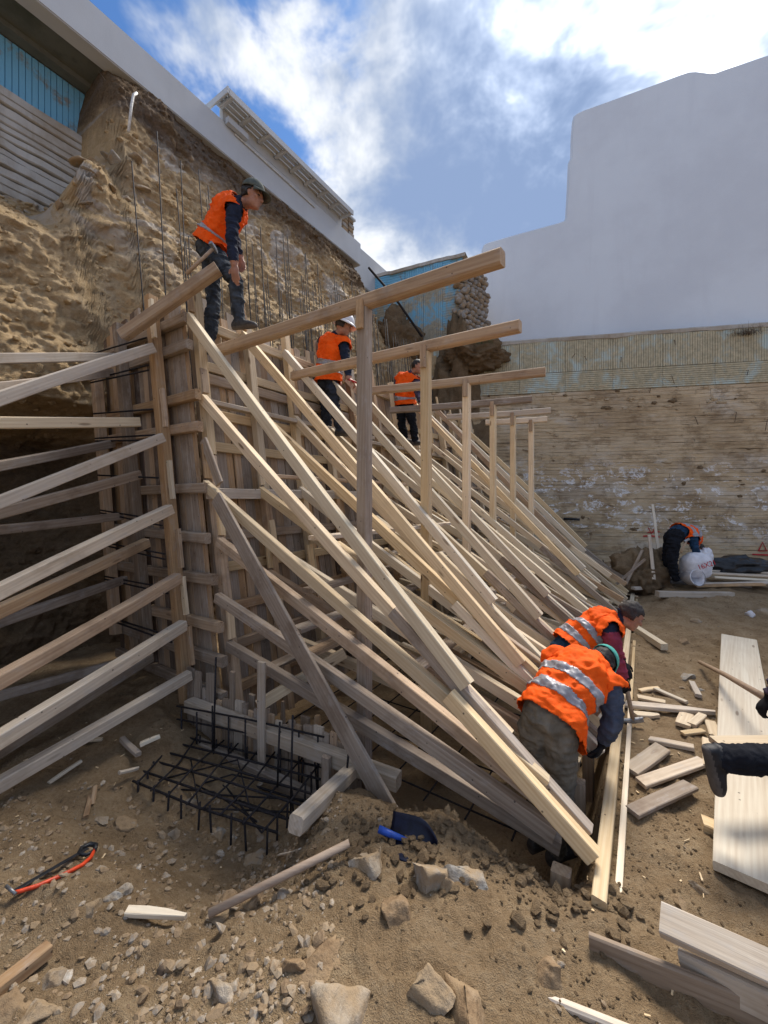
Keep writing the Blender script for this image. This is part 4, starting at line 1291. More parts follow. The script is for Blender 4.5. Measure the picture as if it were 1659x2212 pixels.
for (x, y, pi, y0, Y0, m_, w_) in braces:
    so_ = SE - 0.17 - (0.0)
    a = PS(x, y, so_)
    b = P(0, y0, Y0)
    d = b - a
    e = a + d * (1.9 if pi == 0 else 2.2)
    board('brace', a, e, w_, w_ * 1.08, m_, ef, ch=0.006, bow=0.02, seg=5)
    if pi == 0:
        board('cleat', PS(x + 6, y - 22, so_ + 0.02), PS(x - 2, y - 105, so_ + 0.02), 0.055, 0.03, pick((W_NEW, 1), (W_PALE, 1), (W_USED, 2)), ef, up=SV, ch=0.003)

# ------------------------------------------------------------------ footing formwork at the near end
ff = thing('footing_formwork', 'low row of upright grey boards behind a square beam at the wall end', 'formwork', P(600, 1640, 2.5))
fa, fb = P(425, 1528, 2.80), P(862, 1688, 2.16)
board('beam', fa - fb.normalized() * 0 - (fb - fa) * 0.05, fb, 0.095, 0.105, W_BLEACH, ff, ch=0.007)
fd = (fb - fa).normalized()
fnrm = Vector((fd.y, -fd.x, 0)).normalized()
if fnrm.y < 0:
    fnrm = -fnrm
L_ = (fb - fa).length
t0 = -0.18
k = 0
while t0 < L_ - 0.36:
    w_ = rnd.uniform(0.05, 0.10)
    p_ = fa + fd * (t0 + w_ / 2) + fnrm * 0.066
    zt_ = p_.z + (rnd.uniform(0.05, 0.16) if t0 > 0.12 else rnd.uniform(0.12, 0.3))
    if k == 6:
        zt_ = p_.z + 0.36
    board('plank', Vector((p_.x, p_.y, -0.48)), Vector((p_.x + rnd.uniform(-.01, .01), p_.y, zt_)), w_ - 0.004, 0.024, pick((W_GREY, 5), (W_USED, 2), (W_BLEACH, 1)), ff, up=fnrm, ch=0.003)
    t0 += w_ + rnd.choice((0, 0, 0.0, 0.012))
    k += 1
board('sole_plate', Vector((fa.x, fa.y, -0.26)) - fnrm * 0.05 - fd * 0.2, Vector((fb.x, fb.y, -0.40)) - fnrm * 0.05 - fd * 0.55, 0.07, 0.10, W_GREY, ff)
c_ = P(706, 1640, 2.28)
board('stake', Vector((c_.x, c_.y, -0.55)), Vector((c_.x, c_.y, c_.z + 0.02)), 0.06, 0.045, W_GREY, ff, up=fnrm)
c_ = P(566, 1430, 2.5)
board('stake', Vector((c_.x, c_.y, -0.3)), c_, 0.07, 0.028, W_BLEACH, ff, up=fnrm)
for (x, yt, Yd, w_) in ((545, 1500, 2.78, .06), (612, 1515, 2.70, .055), (660, 1548, 2.62, .085), (686, 1545, 2.58, .09), (722, 1560, 2.53, .07)):
    c_ = P(x, yt, Yd)
    board('plank', Vector((c_.x, c_.y, -0.45)), c_, w_, 0.026, pick((W_GREY, 3), (W_USED, 2)), ff, up=fnrm, taper=rnd.choice((None, 0.45)))
tag(board('square_timber', P(765, 1660, 2.28), P(639, 1782, 1.70), 0.088, 0.09, W_BLEACH, None, ch=0.012), 'short square pale timber pointing at the camera beside the rebar cage', 'timber')

# ------------------------------------------------------------------ reinforcement
# starter bars rising behind the wall formwork
sb = thing('starter_bars', 'two rows of tall dark vertical steel bars rising behind the plank formwork', 'rebar', F(0, 1.0, 1.0))
for row, q0 in enumerate((0.95, 1.35)):
    s = 0.0 + 0.07 * row
    while s < 6.0:
        if s < 0.6 and row:
            s += 0.2
            continue
        lean = rnd.uniform(-0.14, 0.06)
        lq = rnd.uniform(0.0, 0.25)
        zt_ = 4.75 + rnd.uniform(-0.5, 0.2)
        if rnd.random() < 0.12:
            zt_ -= 0.8
        a, b = F(s, q0, 0.8), F(s + lean, q0 + lq + 0.18, zt_)
        mid = (a + b) / 2 + SV * rnd.uniform(-.02, .02)
        rod('bar', [a, mid, b], 0.0072, M_REBAR, sb, 5)
        s += rnd.choice((0.07, 0.11, 0.15)) if s > 0.6 else 0.16
# footing cage in the trench at the near end
cg = thing('rebar_cage', 'black steel rebar cage lying in the trench before the footing boards', 'rebar', P(450, 1850, 2.0))
ct = [P(297, 1690, 2.277), P(575, 1790, 1.96), P(690, 1655, 2.415), P(395, 1585, 2.746)]      # top corners: left, near right, far right, far left
zt_ = -0.19
for v in ct:
    v.z = zt_
def bil(u, v, z):
    p_ = (ct[0] * (1 - u) + ct[1] * u) * (1 - v) + (ct[3] * (1 - u) + ct[2] * u) * v
    return Vector((p_.x, p_.y, z))
zl = -0.50
for z_ in (zt_, zl):
    for k in range(8):
        u = k / 7
        rod('bar', [bil(u + rnd.uniform(-.02, .02), -0.05, z_ + .008 + rnd.uniform(-.015, .015)), bil(u, 0.5, z_ + rnd.uniform(-.02, .02)), bil(u + rnd.uniform(-.03, .03), 1.05, z_ + .008)], 0.0075, M_REBAR, cg, 6)
    for k in range(6):
        v = k / 5
        rod('bar', [bil(-0.05, v + rnd.uniform(-.03, .03), z_ - .008), bil(0.5, v, z_ - .008 + rnd.uniform(-.02, .02)), bil(1.05 + rnd.uniform(0, .05), v + rnd.uniform(-.03, .03), z_ - .008)], 0.008, M_REBAR, cg, 6)
for k in range(9):
    u = k / 8
    for v in (0, 1):
        rod('bar', [bil(u, v, zl - .05), bil(u + rnd.uniform(-.03, .03), v, zt_ + .02)], 0.0075, M_REBAR, cg, 6)
for k in range(1, 6):
    v = k / 6
    for u in (0, 1):
        rod('bar', [bil(u, v, zl - .05), bil(u + rnd.uniform(-.03, .03), v, zt_ + .02)], 0.0075, M_REBAR, cg, 6)
for k in range(9):
    u = k / 8
    rod('bar', [bil(u, 0.97, zl), bil(u, 0.97, 0.06 + rnd.uniform(-.04, .06))], 0.0075, M_REBAR, cg, 6)
for z_ in (-0.06, 0.05):
    rod('bar', [bil(-0.04, 0.97, z_), bil(0.5, 0.98, z_ + .01), bil(1.04, 0.97, z_)], 0.0075, M_REBAR, cg, 6)
for v in (0.45, 0.72):
    rod('bar', [bil(-0.04, v, -0.34), bil(0.5, v + .02, -0.33), bil(1.04, v, -0.34)], 0.0075, M_REBAR, cg, 6)
for k in range(9):
    z_ = rnd.uniform(zl, zt_)
    rod('bar', [bil(rnd.uniform(-.1, .2), rnd.random(), z_), bil(0.5, rnd.random(), z_ + rnd.uniform(-.05, .05)), bil(rnd.uniform(.8, 1.1), rnd.random(), z_ + rnd.uniform(-.06, .06))], 0.006, M_REBAR, cg, 6)
for (x, y0, y1, Yd) in ((462, 1420, 1640, 2.62), (628, 1545, 1780, 2.18), (600, 1560, 1700, 2.25), (748, 1630, 1700, 2.2)):
    rod('bar', [P(x, y1, Yd), P(x + 2, (y0 + y1) / 2, Yd), P(x + 5, y0, Yd)], 0.008, M_REBAR, cg, 6)
# dark mesh of bars inside the pit
mt_ = thing('footing_mesh', 'dark rebar mesh on the pit floor under the raking props', 'rebar', F(2, -1.2, -0.4))
for k in range(14):
    rod('bar', [F(0.3 + k * 0.4, -2.1, -0.36), F(0.3 + k * 0.4, -0.2, -0.36)], 0.007, M_REBAR, mt_, 5)
for k in range(8):
    rod('bar', [F(0.2, -2.05 + k * 0.26, -0.345), F(5.7, -2.05 + k * 0.26, -0.345)], 0.007, M_REBAR, mt_, 5)
for k in range(3):
    x, y = (1318, 1326, 1338)[k], (1262, 1262, 1258)[k]
    a = onG(x, y)
    tag(rod('steel_bar', [a - Vector((0, 0, .1)), a + Vector(((-.12, -.02, .12)[k], 0.05, 0.50))], 0.01, M_REBAR), 'thin steel bar standing in the gravel at the foot of the retaining wall', 'rebar', 'steel bars standing at the foot of the retaining wall')
# ------------------------------------------------------------------ people
def loft(rings):
    """rings: list of (centre, u, ru, v, rv); closed at both ends"""
    n = 14
    V, Fc = [], []
    for (c, u, ru, v, rv) in rings:
        for k in range(n):
            a = 2 * math.pi * k / n
            V.append(c + u * (math.cos(a) * ru) + v * (math.sin(a) * rv))
    for i in range(len(rings) - 1):
        for k in range(n):
            k2 = (k + 1) % n
            Fc.append((i * n + k, i * n + k2, (i + 1) * n + k2, (i + 1) * n + k))
    Fc.append(tuple(range(n - 1, -1, -1)))
    Fc.append(tuple(range((len(rings) - 1) * n, len(rings) * n)))
    return V, Fc
def limb(a, b, ra, rb, bulge=0.0):
    d = (b - a)
    L = d.length
    d = d / L
    u = d.orthogonal().normalized()
    v = d.cross(u)
    R = [(a - d * ra * 0.95, ra * 0.25), (a - d * ra * 0.6, ra * 0.78), (a, ra), (a + d * L * 0.3, ra * 0.7 + rb * 0.3 + bulge), (a + d * L * 0.65, ra * 0.35 + rb * 0.65 + bulge * 0.5), (b, rb), (b + d * rb * 0.6, rb * 0.78), (b + d * rb * 0.95, rb * 0.25)]
    return loft([(c, u, r, v, r) for (c, r) in R])
def ellipsoid(c, ax, r):
    V, T = ico(3)
    out = [c + ax[0] * (p[0] * r[0]) + ax[1] * (p[1] * r[1]) + ax[2] * (p[2] * r[2]) for p in V]
    return out, [tuple(t) for t in T]

class Body:
    def __init__(self):
        self.V, self.F, self.segs, self.feet = [], [], [], []
    def add(self, vf):
        o = len(self.V)
        self.V += vf[0]
        self.F += [tuple(i + o for i in f) for f in vf[1]]
    def limb(self, tagname, a, b, ra, rb, bulge=0.0):
        self.add(limb(a, b, ra, rb, bulge))
        self.segs.append((tagname, a, b, ra, rb))

def hand(B, tagname, wrist, d, nrm, curl, side, spread=1.0, size=1.0):
    """palm, four unequal jointed fingers and a thumb; d points along the hand, nrm out of the palm"""
    d = d.normalized()
    nrm = (nrm - d * nrm.dot(d)).normalized()
    lat = d.cross(nrm).normalized() * side
    pc = wrist + d * 0.05 * size
    B.add(ellipsoid(pc, (d, lat, nrm), (0.056 * size, 0.043 * size, 0.019 * size)))
    B.segs.append((tagname, wrist, wrist + d * 0.09 * size, 0.04, 0.04))
    for k, ln in enumerate((0.074, 0.084, 0.078, 0.060)):
        off = (-0.032 + 0.0215 * k) * spread * size
        p = wrist + d * (0.088 - 0.006 * abs(k - 1.3)) * size + lat * off
        dr = d
        for j, fr_ in enumerate((0.45, 0.32, 0.23)):
            ang_ = curl * (0.55, 1.0, 0.8)[j]
            dr = (dr * math.cos(ang_) + nrm.cross(dr).cross(dr).normalized() * 0 + nrm * math.sin(ang_)).normalized() if j == 0 else (Quaternion(d.cross(nrm).normalized(), ang_) @ dr).normalized()
            q_ = p + dr * ln * fr_ * size
            B.limb(tagname, p, q_, (0.0098 - 0.0009 * j) * size, (0.0092 - 0.0009 * j) * size)
            p = q_
    t0 = wrist + d * 0.028 * size - lat * 0.034 * size
    t1 = t0 + (d * 0.55 - lat * 0.75 + nrm * 0.25).normalized() * 0.04 * size
    t2 = t1 + (d * 0.85 - lat * 0.1 + nrm * 0.55).normalized() * 0.034 * size
    B.limb(tagname, t0, t1, 0.0135 * size, 0.011 * size)
    B.limb(tagname, t1, t2, 0.011 * size, 0.009 * size)

def shoe(B, tagname, ankle, toe, up):
    f = (toe - ankle)
    f = (f - up * f.dot(up)).normalized()
    sd = up.cross(f)
    base = ankle - up * 0.075
    R = []
    for (x, w_, h_, zc) in ((-0.075, .012, .02, .03), (-0.066, .034, .040, .035), (-0.03, .041, .055, .05), (0.03, .040, .052, .045), (0.09, .046, .040, .034), (0.14, .047, .033, .028), (0.175, .036, .026, .022), (0.192, .012, .012, .018)):
        R.append((base + f * x + up * zc, sd, w_, up, h_))
    B.add(loft(R))
    B.feet.append((base, up))
    B.segs.append((tagname, base - f * 0.05 + up * 0.03, base + f * 0.16 + up * 0.02, 0.05, 0.04))

def sub_mesh(name, V, Fq, mask, mat, parent, offset, thick=0.004):
    idx = np.nonzero(mask)[0]
    if not len(idx):
        return None
    fv = Fq[idx]
    used = np.unique(fv)
    remap = -np.ones(len(V), int)
    remap[used] = np.arange(len(used))
    nf = remap[fv]
    top = (V + offset)[used]
    nrm = offset[used] / (np.linalg.norm(offset[used], axis=1)[:, None] + 1e-9)
    bot = top - nrm * thick
    n = len(used)
    # rim
    e = np.concatenate([nf[:, [0, 1]], nf[:, [1, 2]], nf[:, [2, 3]], nf[:, [3, 0]]])
    key = np.sort(e, 1)
    kk = key[:, 0].astype(np.int64) * (n + 1) + key[:, 1]
    u_, first, cnt = np.unique(kk, return_index=True, return_counts=True)
    be = e[first[cnt == 1]]
    rim = np.stack([be[:, 1], be[:, 0], be[:, 0] + n, be[:, 1] + n], 1)
    faces = np.concatenate([nf, nf[:, ::-1] + n, rim])
    return npmesh(name, np.concatenate([top, bot]), faces, mat, parent, True)

def person(label, J, mats, face, head_up, hair=None, hat=None, sz=1.0, hem=0.10, stripes=((0.20, 0.31), (0.45, 0.56)), voxel=0.0085, gaze=None, handR=None, handL=None, loose=1.0):
    """J: joints in world space. One continuous skinned body; vest, tape, hair and hat are its children."""
    B = Body()
    g = {k: Vector(v) for k, v in J.items()}
    pel, nk, hd = g['pelvis'], g['neck'], g['head']
    chest = g.get('chest') or pel.lerp(nk, 0.72)
    waist = g.get('waist') or pel.lerp(chest, 0.45)
    shR, shL, hiR, hiL = g['shR'], g['shL'], g['hiR'], g['hiL']
    sideS = (shL - shR).normalized()
    sideH = (hiL - hiR).normalized()
    def ringat(c, nxt, prv, sd, ru, rv):
        d = (nxt - prv).normalized()
        u = (sd - d * sd.dot(d)).normalized()
        return (c, u, ru, d.cross(u), rv)
    sideM = (sideS + sideH).normalized()
    top = chest.lerp(nk, 0.75)
    R = [ringat(pel - (waist - pel).normalized() * 0.10, waist, pel, sideH, .10 * sz, .085 * sz), ringat(pel - (waist - pel).normalized() * 0.04, waist, pel, sideH, .155 * sz, .12 * sz), ringat(pel + (waist - pel) * 0.2, waist, pel, sideH, .165 * sz, .125 * sz),
         ringat(waist, chest, pel, sideM, .150 * sz, .115 * sz), ringat(waist.lerp(chest, 0.55), chest, waist, sideM, .165 * sz, .122 * sz), ringat(chest, nk, waist, sideS, .178 * sz, .125 * sz),
         ringat(chest.lerp(nk, 0.45), nk, chest, sideS, .168 * sz, .108 * sz), ringat(top, nk, chest, sideS, .11 * sz, .08 * sz), ringat(nk, hd, chest, sideS, .06 * sz, .058 * sz)]
    B.add(loft(R))
    B.segs.append(('trousers', pel - (waist - pel).normalized() * 0.05, pel.lerp(waist, 0.55), .15 * sz, .14 * sz))
    B.segs.append(('shirt', pel.lerp(waist, 0.75), chest.lerp(nk, 0.6), .14 * sz, .14 * sz))
    B.limb('skin', nk, hd - head_up.normalized() * 0.05, .056 * sz, .052 * sz)
    B.segs.append(('shirt', chest.lerp(nk, 0.7), nk, .09, .068))
    for (sh, s_) in ((shR, 'R'), (shL, 'L')):
        B.limb('shirt', chest.lerp(nk, 0.62), sh, .075 * sz, .066 * sz)
        el, wr = g['el' + s_], g['wr' + s_]
        B.limb('sleeve', sh, el, .060 * sz * loose, .047 * sz * loose, 0.004)
        B.limb('sleeve', el, wr, .047 * sz * loose, .034 * sz, 0.004)
        hp = (handR if s_ == 'R' else handL) or {}
        dd = hp.get('dir', (wr - el).normalized())
        nn_ = hp.get('nrm', Vector((0, 0, -1)))
        if abs(Vector(dd).normalized().dot(nn_.normalized())) > 0.95:
            nn_ = Vector((0.3, -1, 0.1))
        hand(B, hp.get('tag', 'hand'), wr, Vector(dd), nn_, hp.get('curl', 0.45), 1 if s_ == 'R' else -1)
    up = Vector((0, 0, 1))
    for (hi, s_) in ((hiR, 'R'), (hiL, 'L')):
        kn, an, to = g['kn' + s_], g['an' + s_], g['to' + s_]
        B.limb('trousers', hi, kn, .088 * sz * loose, .064 * sz * loose, 0.004)
        B.limb('trousers', kn, an, .062 * sz * loose, .048 * sz * loose, 0.010)
        fup = g.get('fu' + s_, up)
        shoe(B, 'shoe', an, to, fup.normalized())
    # head
    hu = head_up.normalized()
    fwd = face.normalized()
    fwd = (fwd - hu * fwd.dot(hu)).normalized()
    sd = hu.cross(fwd)
    ax = (fwd, sd, hu)
    B.add(ellipsoid(hd + hu * 0.028 - fwd * 0.008, ax, (.098, .078, .098)))
    B.add(ellipsoid(hd + fwd * 0.028 - hu * 0.035, ax, (.066, .060, .075)))
    B.add(ellipsoid(hd + fwd * 0.062 - hu * 0.088, ax, (.030, .034, .022)))
    B.add(ellipsoid(hd + fwd * 0.080 + hu * 0.030, ax, (.018, .052, .014)))
    B.add(limb(hd + fwd * 0.088 + hu * 0.018, hd + fwd * 0.112 - hu * 0.022, .009, .014))
    B.add(ellipsoid(hd + fwd * 0.086 - hu * 0.055, ax, (.012, .024, .009)))
    B.add(ellipsoid(hd + fwd * 0.083 - hu * 0.066, ax, (.012, .022, .008)))
    for q in (-1, 1):
        B.add(ellipsoid(hd + sd * 0.079 * q - fwd * 0.006 + hu * 0.0, (fwd, sd, hu), (.017, .009, .031)))
        B.add(ellipsoid(hd + sd * 0.043 * q + fwd * 0.062 - hu * 0.012, ax, (.025, .022, .022)))
    B.segs.append(('skin', hd - hu * 0.06, hd + hu * 0.05, .085, .09))
    # skin the parts into one surface
    org = Vector((pel.x, pel.y, min(v.z for v in B.V)))
    me = bpy.data.meshes.new('body_src')
    me.from_pydata([tuple(v - org) for v in B.V], [], B.F)
    tmp = bpy.data.objects.new('body_src', me)
    COL.objects.link(tmp)
    bm_ = bmesh.new()
    bm_.from_mesh(me)
    bmesh.ops.recalc_face_normals(bm_, faces=bm_.faces[:])
    bm_.to_mesh(me)
    bm_.free()
    md = tmp.modifiers.new('r', 'REMESH')
    md.mode = 'VOXEL'
    md.voxel_size = voxel
    md2 = tmp.modifiers.new('s', 'SMOOTH')
    md2.factor = 0.5
    md2.iterations = 3
    dg = bpy.context.evaluated_depsgraph_get()
    res = bpy.data.meshes.new_from_object(tmp.evaluated_get(dg))
    bpy.data.objects.remove(tmp)
    nV = len(res.vertices)
    V = np.zeros(nV * 3)
    res.vertices.foreach_get('co', V)
    V = V.reshape(-1, 3)
    quads = [tuple(p.vertices) for p in res.polygons if len(p.vertices) == 4]
    Fq = np.array(quads)
    # tags by nearest source segment
    C = V[Fq].mean(1)
    def seg_d(a, b, ra, rb, Q):
        a, b = np.array(a - org), np.array(b - org)
        d = b - a
        t_ = np.clip(((Q - a) @ d) / (d @ d + 1e-12), 0, 1)
        return np.linalg.norm(Q - (a + t_[:, None] * d), axis=1) - (ra + (rb - ra) * t_), t_
    best = np.full(len(C), 1e9)
    tg = np.zeros(len(C), int)
    names = []
    for (nm, a, b, ra, rb) in B.segs:
        if nm not in names:
            names.append(nm)
        d_, _ = seg_d(a, b, ra, rb, C)
        m_ = d_ < best
        best[m_] = d_[m_]
        tg[m_] = names.index(nm)
    # rubber soles
    names.append('sole')
    for (fb_, fu_) in B.feet:
        rel = C - np.array(fb_ - org)
        hgt_ = rel @ np.array(fu_)
        tg[(tg == names.index('shoe')) & (hgt_ < 0.018) & (np.linalg.norm(rel, axis=1) < 0.26)] = names.index('sole')
    # vertex normals
    fn = np.cross(V[Fq[:, 2]] - V[Fq[:, 0]], V[Fq[:, 3]] - V[Fq[:, 1]])
    N = np.zeros_like(V)
    for k in range(4):
        np.add.at(N, Fq[:, k], fn)
    N /= np.linalg.norm(N, axis=1)[:, None] + 1e-12
    # creases in cloth
    vt = np.zeros(nV, int)
    vt[Fq.ravel()] = np.repeat(tg, 4)
    isn = np.isin(vt, [names.index(n_) for n_ in ('trousers', 'sleeve', 'shirt') if n_ in names])
    W3 = V + np.array(org)
    cre = fbm(W3[:, 0] * 9, W3[:, 1] * 9, W3[:, 2] * 17, 3, 0.5, True)
    cre2 = fbm(W3[:, 0] * 22, W3[:, 1] * 22, W3[:, 2] * 30, 2, 0.5, True)
    V = V + N * (isn * (0.012 * (cre - 0.6) + 0.004 * cre2))[:, None]
    root = thing('person', label, 'person', org)
    mat_list = [mats.get(n_, M_SOLE if n_ == 'sole' else M_SKIN) for n_ in names]
    body = npmesh('body', V, Fq, mat_list, root, True, Matrix.Translation(org))
    body.data.polygons.foreach_set('material_index', tg.astype(np.int32))
    # hi-vis vest over the torso
    def axis_t(Q):
        """0 at the pelvis .. 1 at the neck, along the spine"""
        pts = [np.array(p_ - org) for p_ in (pel, waist, chest, nk)]
        L = [np.linalg.norm(pts[i + 1] - pts[i]) for i in range(3)]
        tot = sum(L)
        bd = np.full(len(Q), 1e9)
        tt = np.zeros(len(Q))
        acc = 0
        for i in range(3):
            d = pts[i + 1] - pts[i]
            u_ = ((Q - pts[i]) @ d) / (d @ d)
            uc = np.clip(u_, 0 if i else -1.0, 1 if i < 2 else 1.6)
            dist = np.linalg.norm(Q - (pts[i] + uc[:, None] * d), axis=1)
            m_ = dist < bd
            bd[m_] = dist[m_]
            tt[m_] = (acc + uc[m_] * L[i]) / tot
            acc += L[i]
        return tt, bd
    C = V[Fq].mean(1)
    tt, bd = axis_t(C)
    arm = np.zeros(len(C), bool)
    for s_ in 'RL':
        a, b = np.array(g['sh' + s_] - org), np.array(g['el' + s_] - org)
        d = (b - a) / np.linalg.norm(b - a)
        al = (C - a) @ d
        rd = np.linalg.norm((C - a) - al[:, None] * d, axis=1)
        # keep the shoulder cap, drop the sleeve beyond it
        out = np.array((g['sh' + s_] - g['sh' + ('L' if s_ == 'R' else 'R')]).normalized())
        arm |= ((al > 0.035) & (rd < 0.085) & (tg == names.index('sleeve')))
        arm |= (tg == names.index('sleeve')) & (((C - a) @ out) > 0.03) & (al > -0.0)
    head_m = (tg == names.index('skin'))
    legs = np.zeros(len(C), bool)
    keep = (tt > hem) & (tt < 0.985) & ~head_m & ~arm & (tg != names.index('hand') if 'hand' in names else True) & (bd < 0.27) & (tg != names.index('shoe')) & (tg != names.index('sole'))
    if 'glove' in names:
        keep &= (tg != names.index('glove'))
    # a sleeve or a thigh lying close to the body is no part of the vest
    for s_ in 'RL':
        for (a, b, r) in ((g['el' + s_], g['wr' + s_], 0.07), (g['hi' + s_].lerp(g['kn' + s_], 0.35), g['kn' + s_], 0.095)):
            d_, _ = seg_d(a, b, r, r, C)
            keep &= ~(d_ < 0) | (tg == names.index('shirt'))
    vtt, _ = axis_t(V)
    W3 = V + np.array(org)
    wr_ = fbm(W3[:, 0] * 5 + 3, W3[:, 1] * 5, W3[:, 2] * 9, 3, 0.5, True) + 0.5 * fbm(W3[:, 0] * 13 + W3[:, 2] * 6, W3[:, 1] * 13, W3[:, 2] * 5, 2, 0.5, True)
    offv = 0.018 + 0.012 * (wr_ + 0.2) + 0.03 * np.clip(0.42 - vtt, 0, 1)
    # relax the normals so the cloth bridges hollows
    NS = N.copy()
    vest = sub_mesh('vest', V, Fq, keep, M_VEST, root, NS * offv[:, None])
    vest.matrix_basis = Matrix.Translation(org)
    vest.matrix_parent_inverse = root.matrix_basis.inverted()
    for (lo, hi_) in stripes:
        st_ = sub_mesh('reflective_band', V, Fq, keep & (tt > lo) & (tt < hi_), M_STRIPE, vest, NS * (offv + 0.0035)[:, None], 0.003)
        if st_:
            st_.matrix_basis = Matrix.Translation(org)
            st_.matrix_parent_inverse = vest.matrix_basis.inverted()
    # hair
    hx = C - np.array(hd - org)
    hf, hz, hs = hx @ np.array(fwd), hx @ np.array(hu), hx @ np.array(sd)
    if hair:
        hm = head_m & (((hz > 0.052) & (hf < 0.082)) | ((hf < -0.005) & (hz > -0.03)) | ((hf < 0.02) & (hz > 0.02) & (np.abs(hs) > 0.05))) & (np.linalg.norm(hx, axis=1) < 0.16)
        rough_ = 0.007 + 0.006 * fbm(W3[:, 0] * 40, W3[:, 1] * 40, W3[:, 2] * 40, 2)
        ho = sub_mesh('hair', V, Fq, hm, hair, root, N * rough_[:, None], 0.01)
        if ho:
            ho.matrix_basis = Matrix.Translation(org)
            ho.matrix_parent_inverse = root.matrix_basis.inverted()
    for q in (-1, 1):
        vv, ff_ = ellipsoid(Vector((0, 0, 0)), ax, (.008, .013, .007))
        meshobj('eye', vv, ff_, M_EYE, root, Matrix.Translation(hd + sd * 0.031 * q + fwd * 0.081 + hu * 0.010), True)
        vv, ff_ = ellipsoid(Vector((0, 0, 0)), ax, (.008, .018, .004))
        meshobj('eyebrow', vv, ff_, hair or M_HAIR, root, Matrix.Translation(hd + sd * 0.033 * q + fwd * 0.089 + hu * 0.030), True)
    if hat:
        kind, hm_ = hat
        hc = hd + hu * 0.03 - fwd * 0.006
        r0 = (.112, .095, .105) if kind != 'helmet' else (.135, .115, .125)
        Vv, Ff = [], []
        nA, nB = 24, 9
        base = -0.02 if kind != 'beanie' else -0.04
        for i in range(nB):
            ph = math.pi / 2 * (1 - i / (nB - 1)) 
            ph = base * 3 + ph * (1 - base * 0)
            for k in range(nA):
                a = 2 * math.pi * k / nA
                c_ = max(0.02, math.cos(ph)) if i < nB else 0
                flare = 1.0
                Vv.append(hc + fwd * (math.cos(a) * r0[0] * c_) + sd * (math.sin(a) * r0[1] * c_) + hu * (math.sin(ph) * r0[2] + 0.03))
        for i in range(nB - 1):
            for k in range(nA):
                k2 = (k + 1) % nA
                Ff.append((i * nA + k, (i + 1) * nA + k, (i + 1) * nA + k2, i * nA + k2))
        Ff.append(tuple(range(nA)))
        hat_o = meshobj({'cap': 'cap', 'helmet': 'helmet', 'beanie': 'cap'}[kind], [p_ - hc for p_ in Vv], Ff, hm_, root, Matrix.Translation(hc), True)
        so_ = hat_o.modifiers.new('t', 'SOLIDIFY')
        so_.thickness = 0.004
        so_.offset = -1
        # visor or brim
        Vv, Ff = [], []
        spread_ = math.radians(62 if kind == 'cap' else 180)
        nb = 25
        dep = {'cap': 0.078, 'helmet': 0.028, 'beanie': 0.05}[kind]
        if kind == 'beanie':
            spread_ = math.radians(55)
        zb_ = math.sin(base * 3) * r0[2] + 0.032
        for k in range(nb):
            a = -spread_ + 2 * spread_ * k / (nb - 1)
            e_ = dep * (math.cos(a / spread_ * math.pi / 2) ** 0.5 if kind != 'helmet' else (1 + 0.8 * max(0, math.cos(a))))
            for j in range(3):
                f_ = j / 2
                Vv.append(fwd * (math.cos(a) * (r0[0] * 0.98 + e_ * f_)) + sd * (math.sin(a) * (r0[1] * 0.98 + e_ * f_ * (0.6 if kind != 'helmet' else 1))) + hu * (zb_ - 0.022 * f_ * f_ - 0.02 * f_ * abs(math.sin(a))))
        for k in range(nb - 1):
            for j in range(2):
                Ff.append((k * 3 + j, (k + 1) * 3 + j, (k + 1) * 3 + j + 1, k * 3 + j + 1))
        vo = meshobj('visor' if kind != 'helmet' else 'brim', Vv, Ff, hm_ if kind != 'beanie' else M_BLACKC, hat_o, Matrix.Translation(hc), True)
        vo.matrix_parent_inverse = hat_o.matrix_basis.inverted()
        so_ = vo.modifiers.new('t', 'SOLIDIFY')
        so_.thickness = 0.004
    return root
def belt_ring(root, c, u, v, ru, rv, mat, h=0.035):
    n = 28
    V, Fc = [], []
    w_ = u.cross(v).normalized()
    for k in range(n):
        a = 2 * math.pi * k / n
        for (r_, z_) in ((1, -h / 2), (1.05, -h / 2), (1.05, h / 2), (1, h / 2)):
            V.append(u * (math.cos(a) * ru * r_) + v * (math.sin(a) * rv * r_) + w_ * z_)
    for k in range(n):
        k2 = (k + 1) % n
        for j in range(4):
            j2 = (j + 1) % 4
            Fc.append((k * 4 + j, k2 * 4 + j, k2 * 4 + j2, k * 4 + j2))
    return meshobj('belt', V, Fc, mat, root, Matrix.Translation(c), False)
def hammer(label, a, b, head_dir, hl=0.12, r=0.014, mh=None):
    """wooden handle from a to b with a steel head at b"""
    t_ = thing('hammer', label, 'hammer', Vector(b))
    rod('handle', [a, Vector(a).lerp(b, 0.5), b], [r * 1.1, r * 0.95, r], mh or W_HANDLE, t_, 10)
    hd_ = Vector(head_dir).normalized()
    board('head', Vector(b) - hd_ * hl * 0.5, Vector(b) + hd_ * hl * 0.5, 0.034, 0.036, M_STEEL, t_, ch=0.006, taper=0.7)
    return t_

UP = Vector((0, 0, 1))
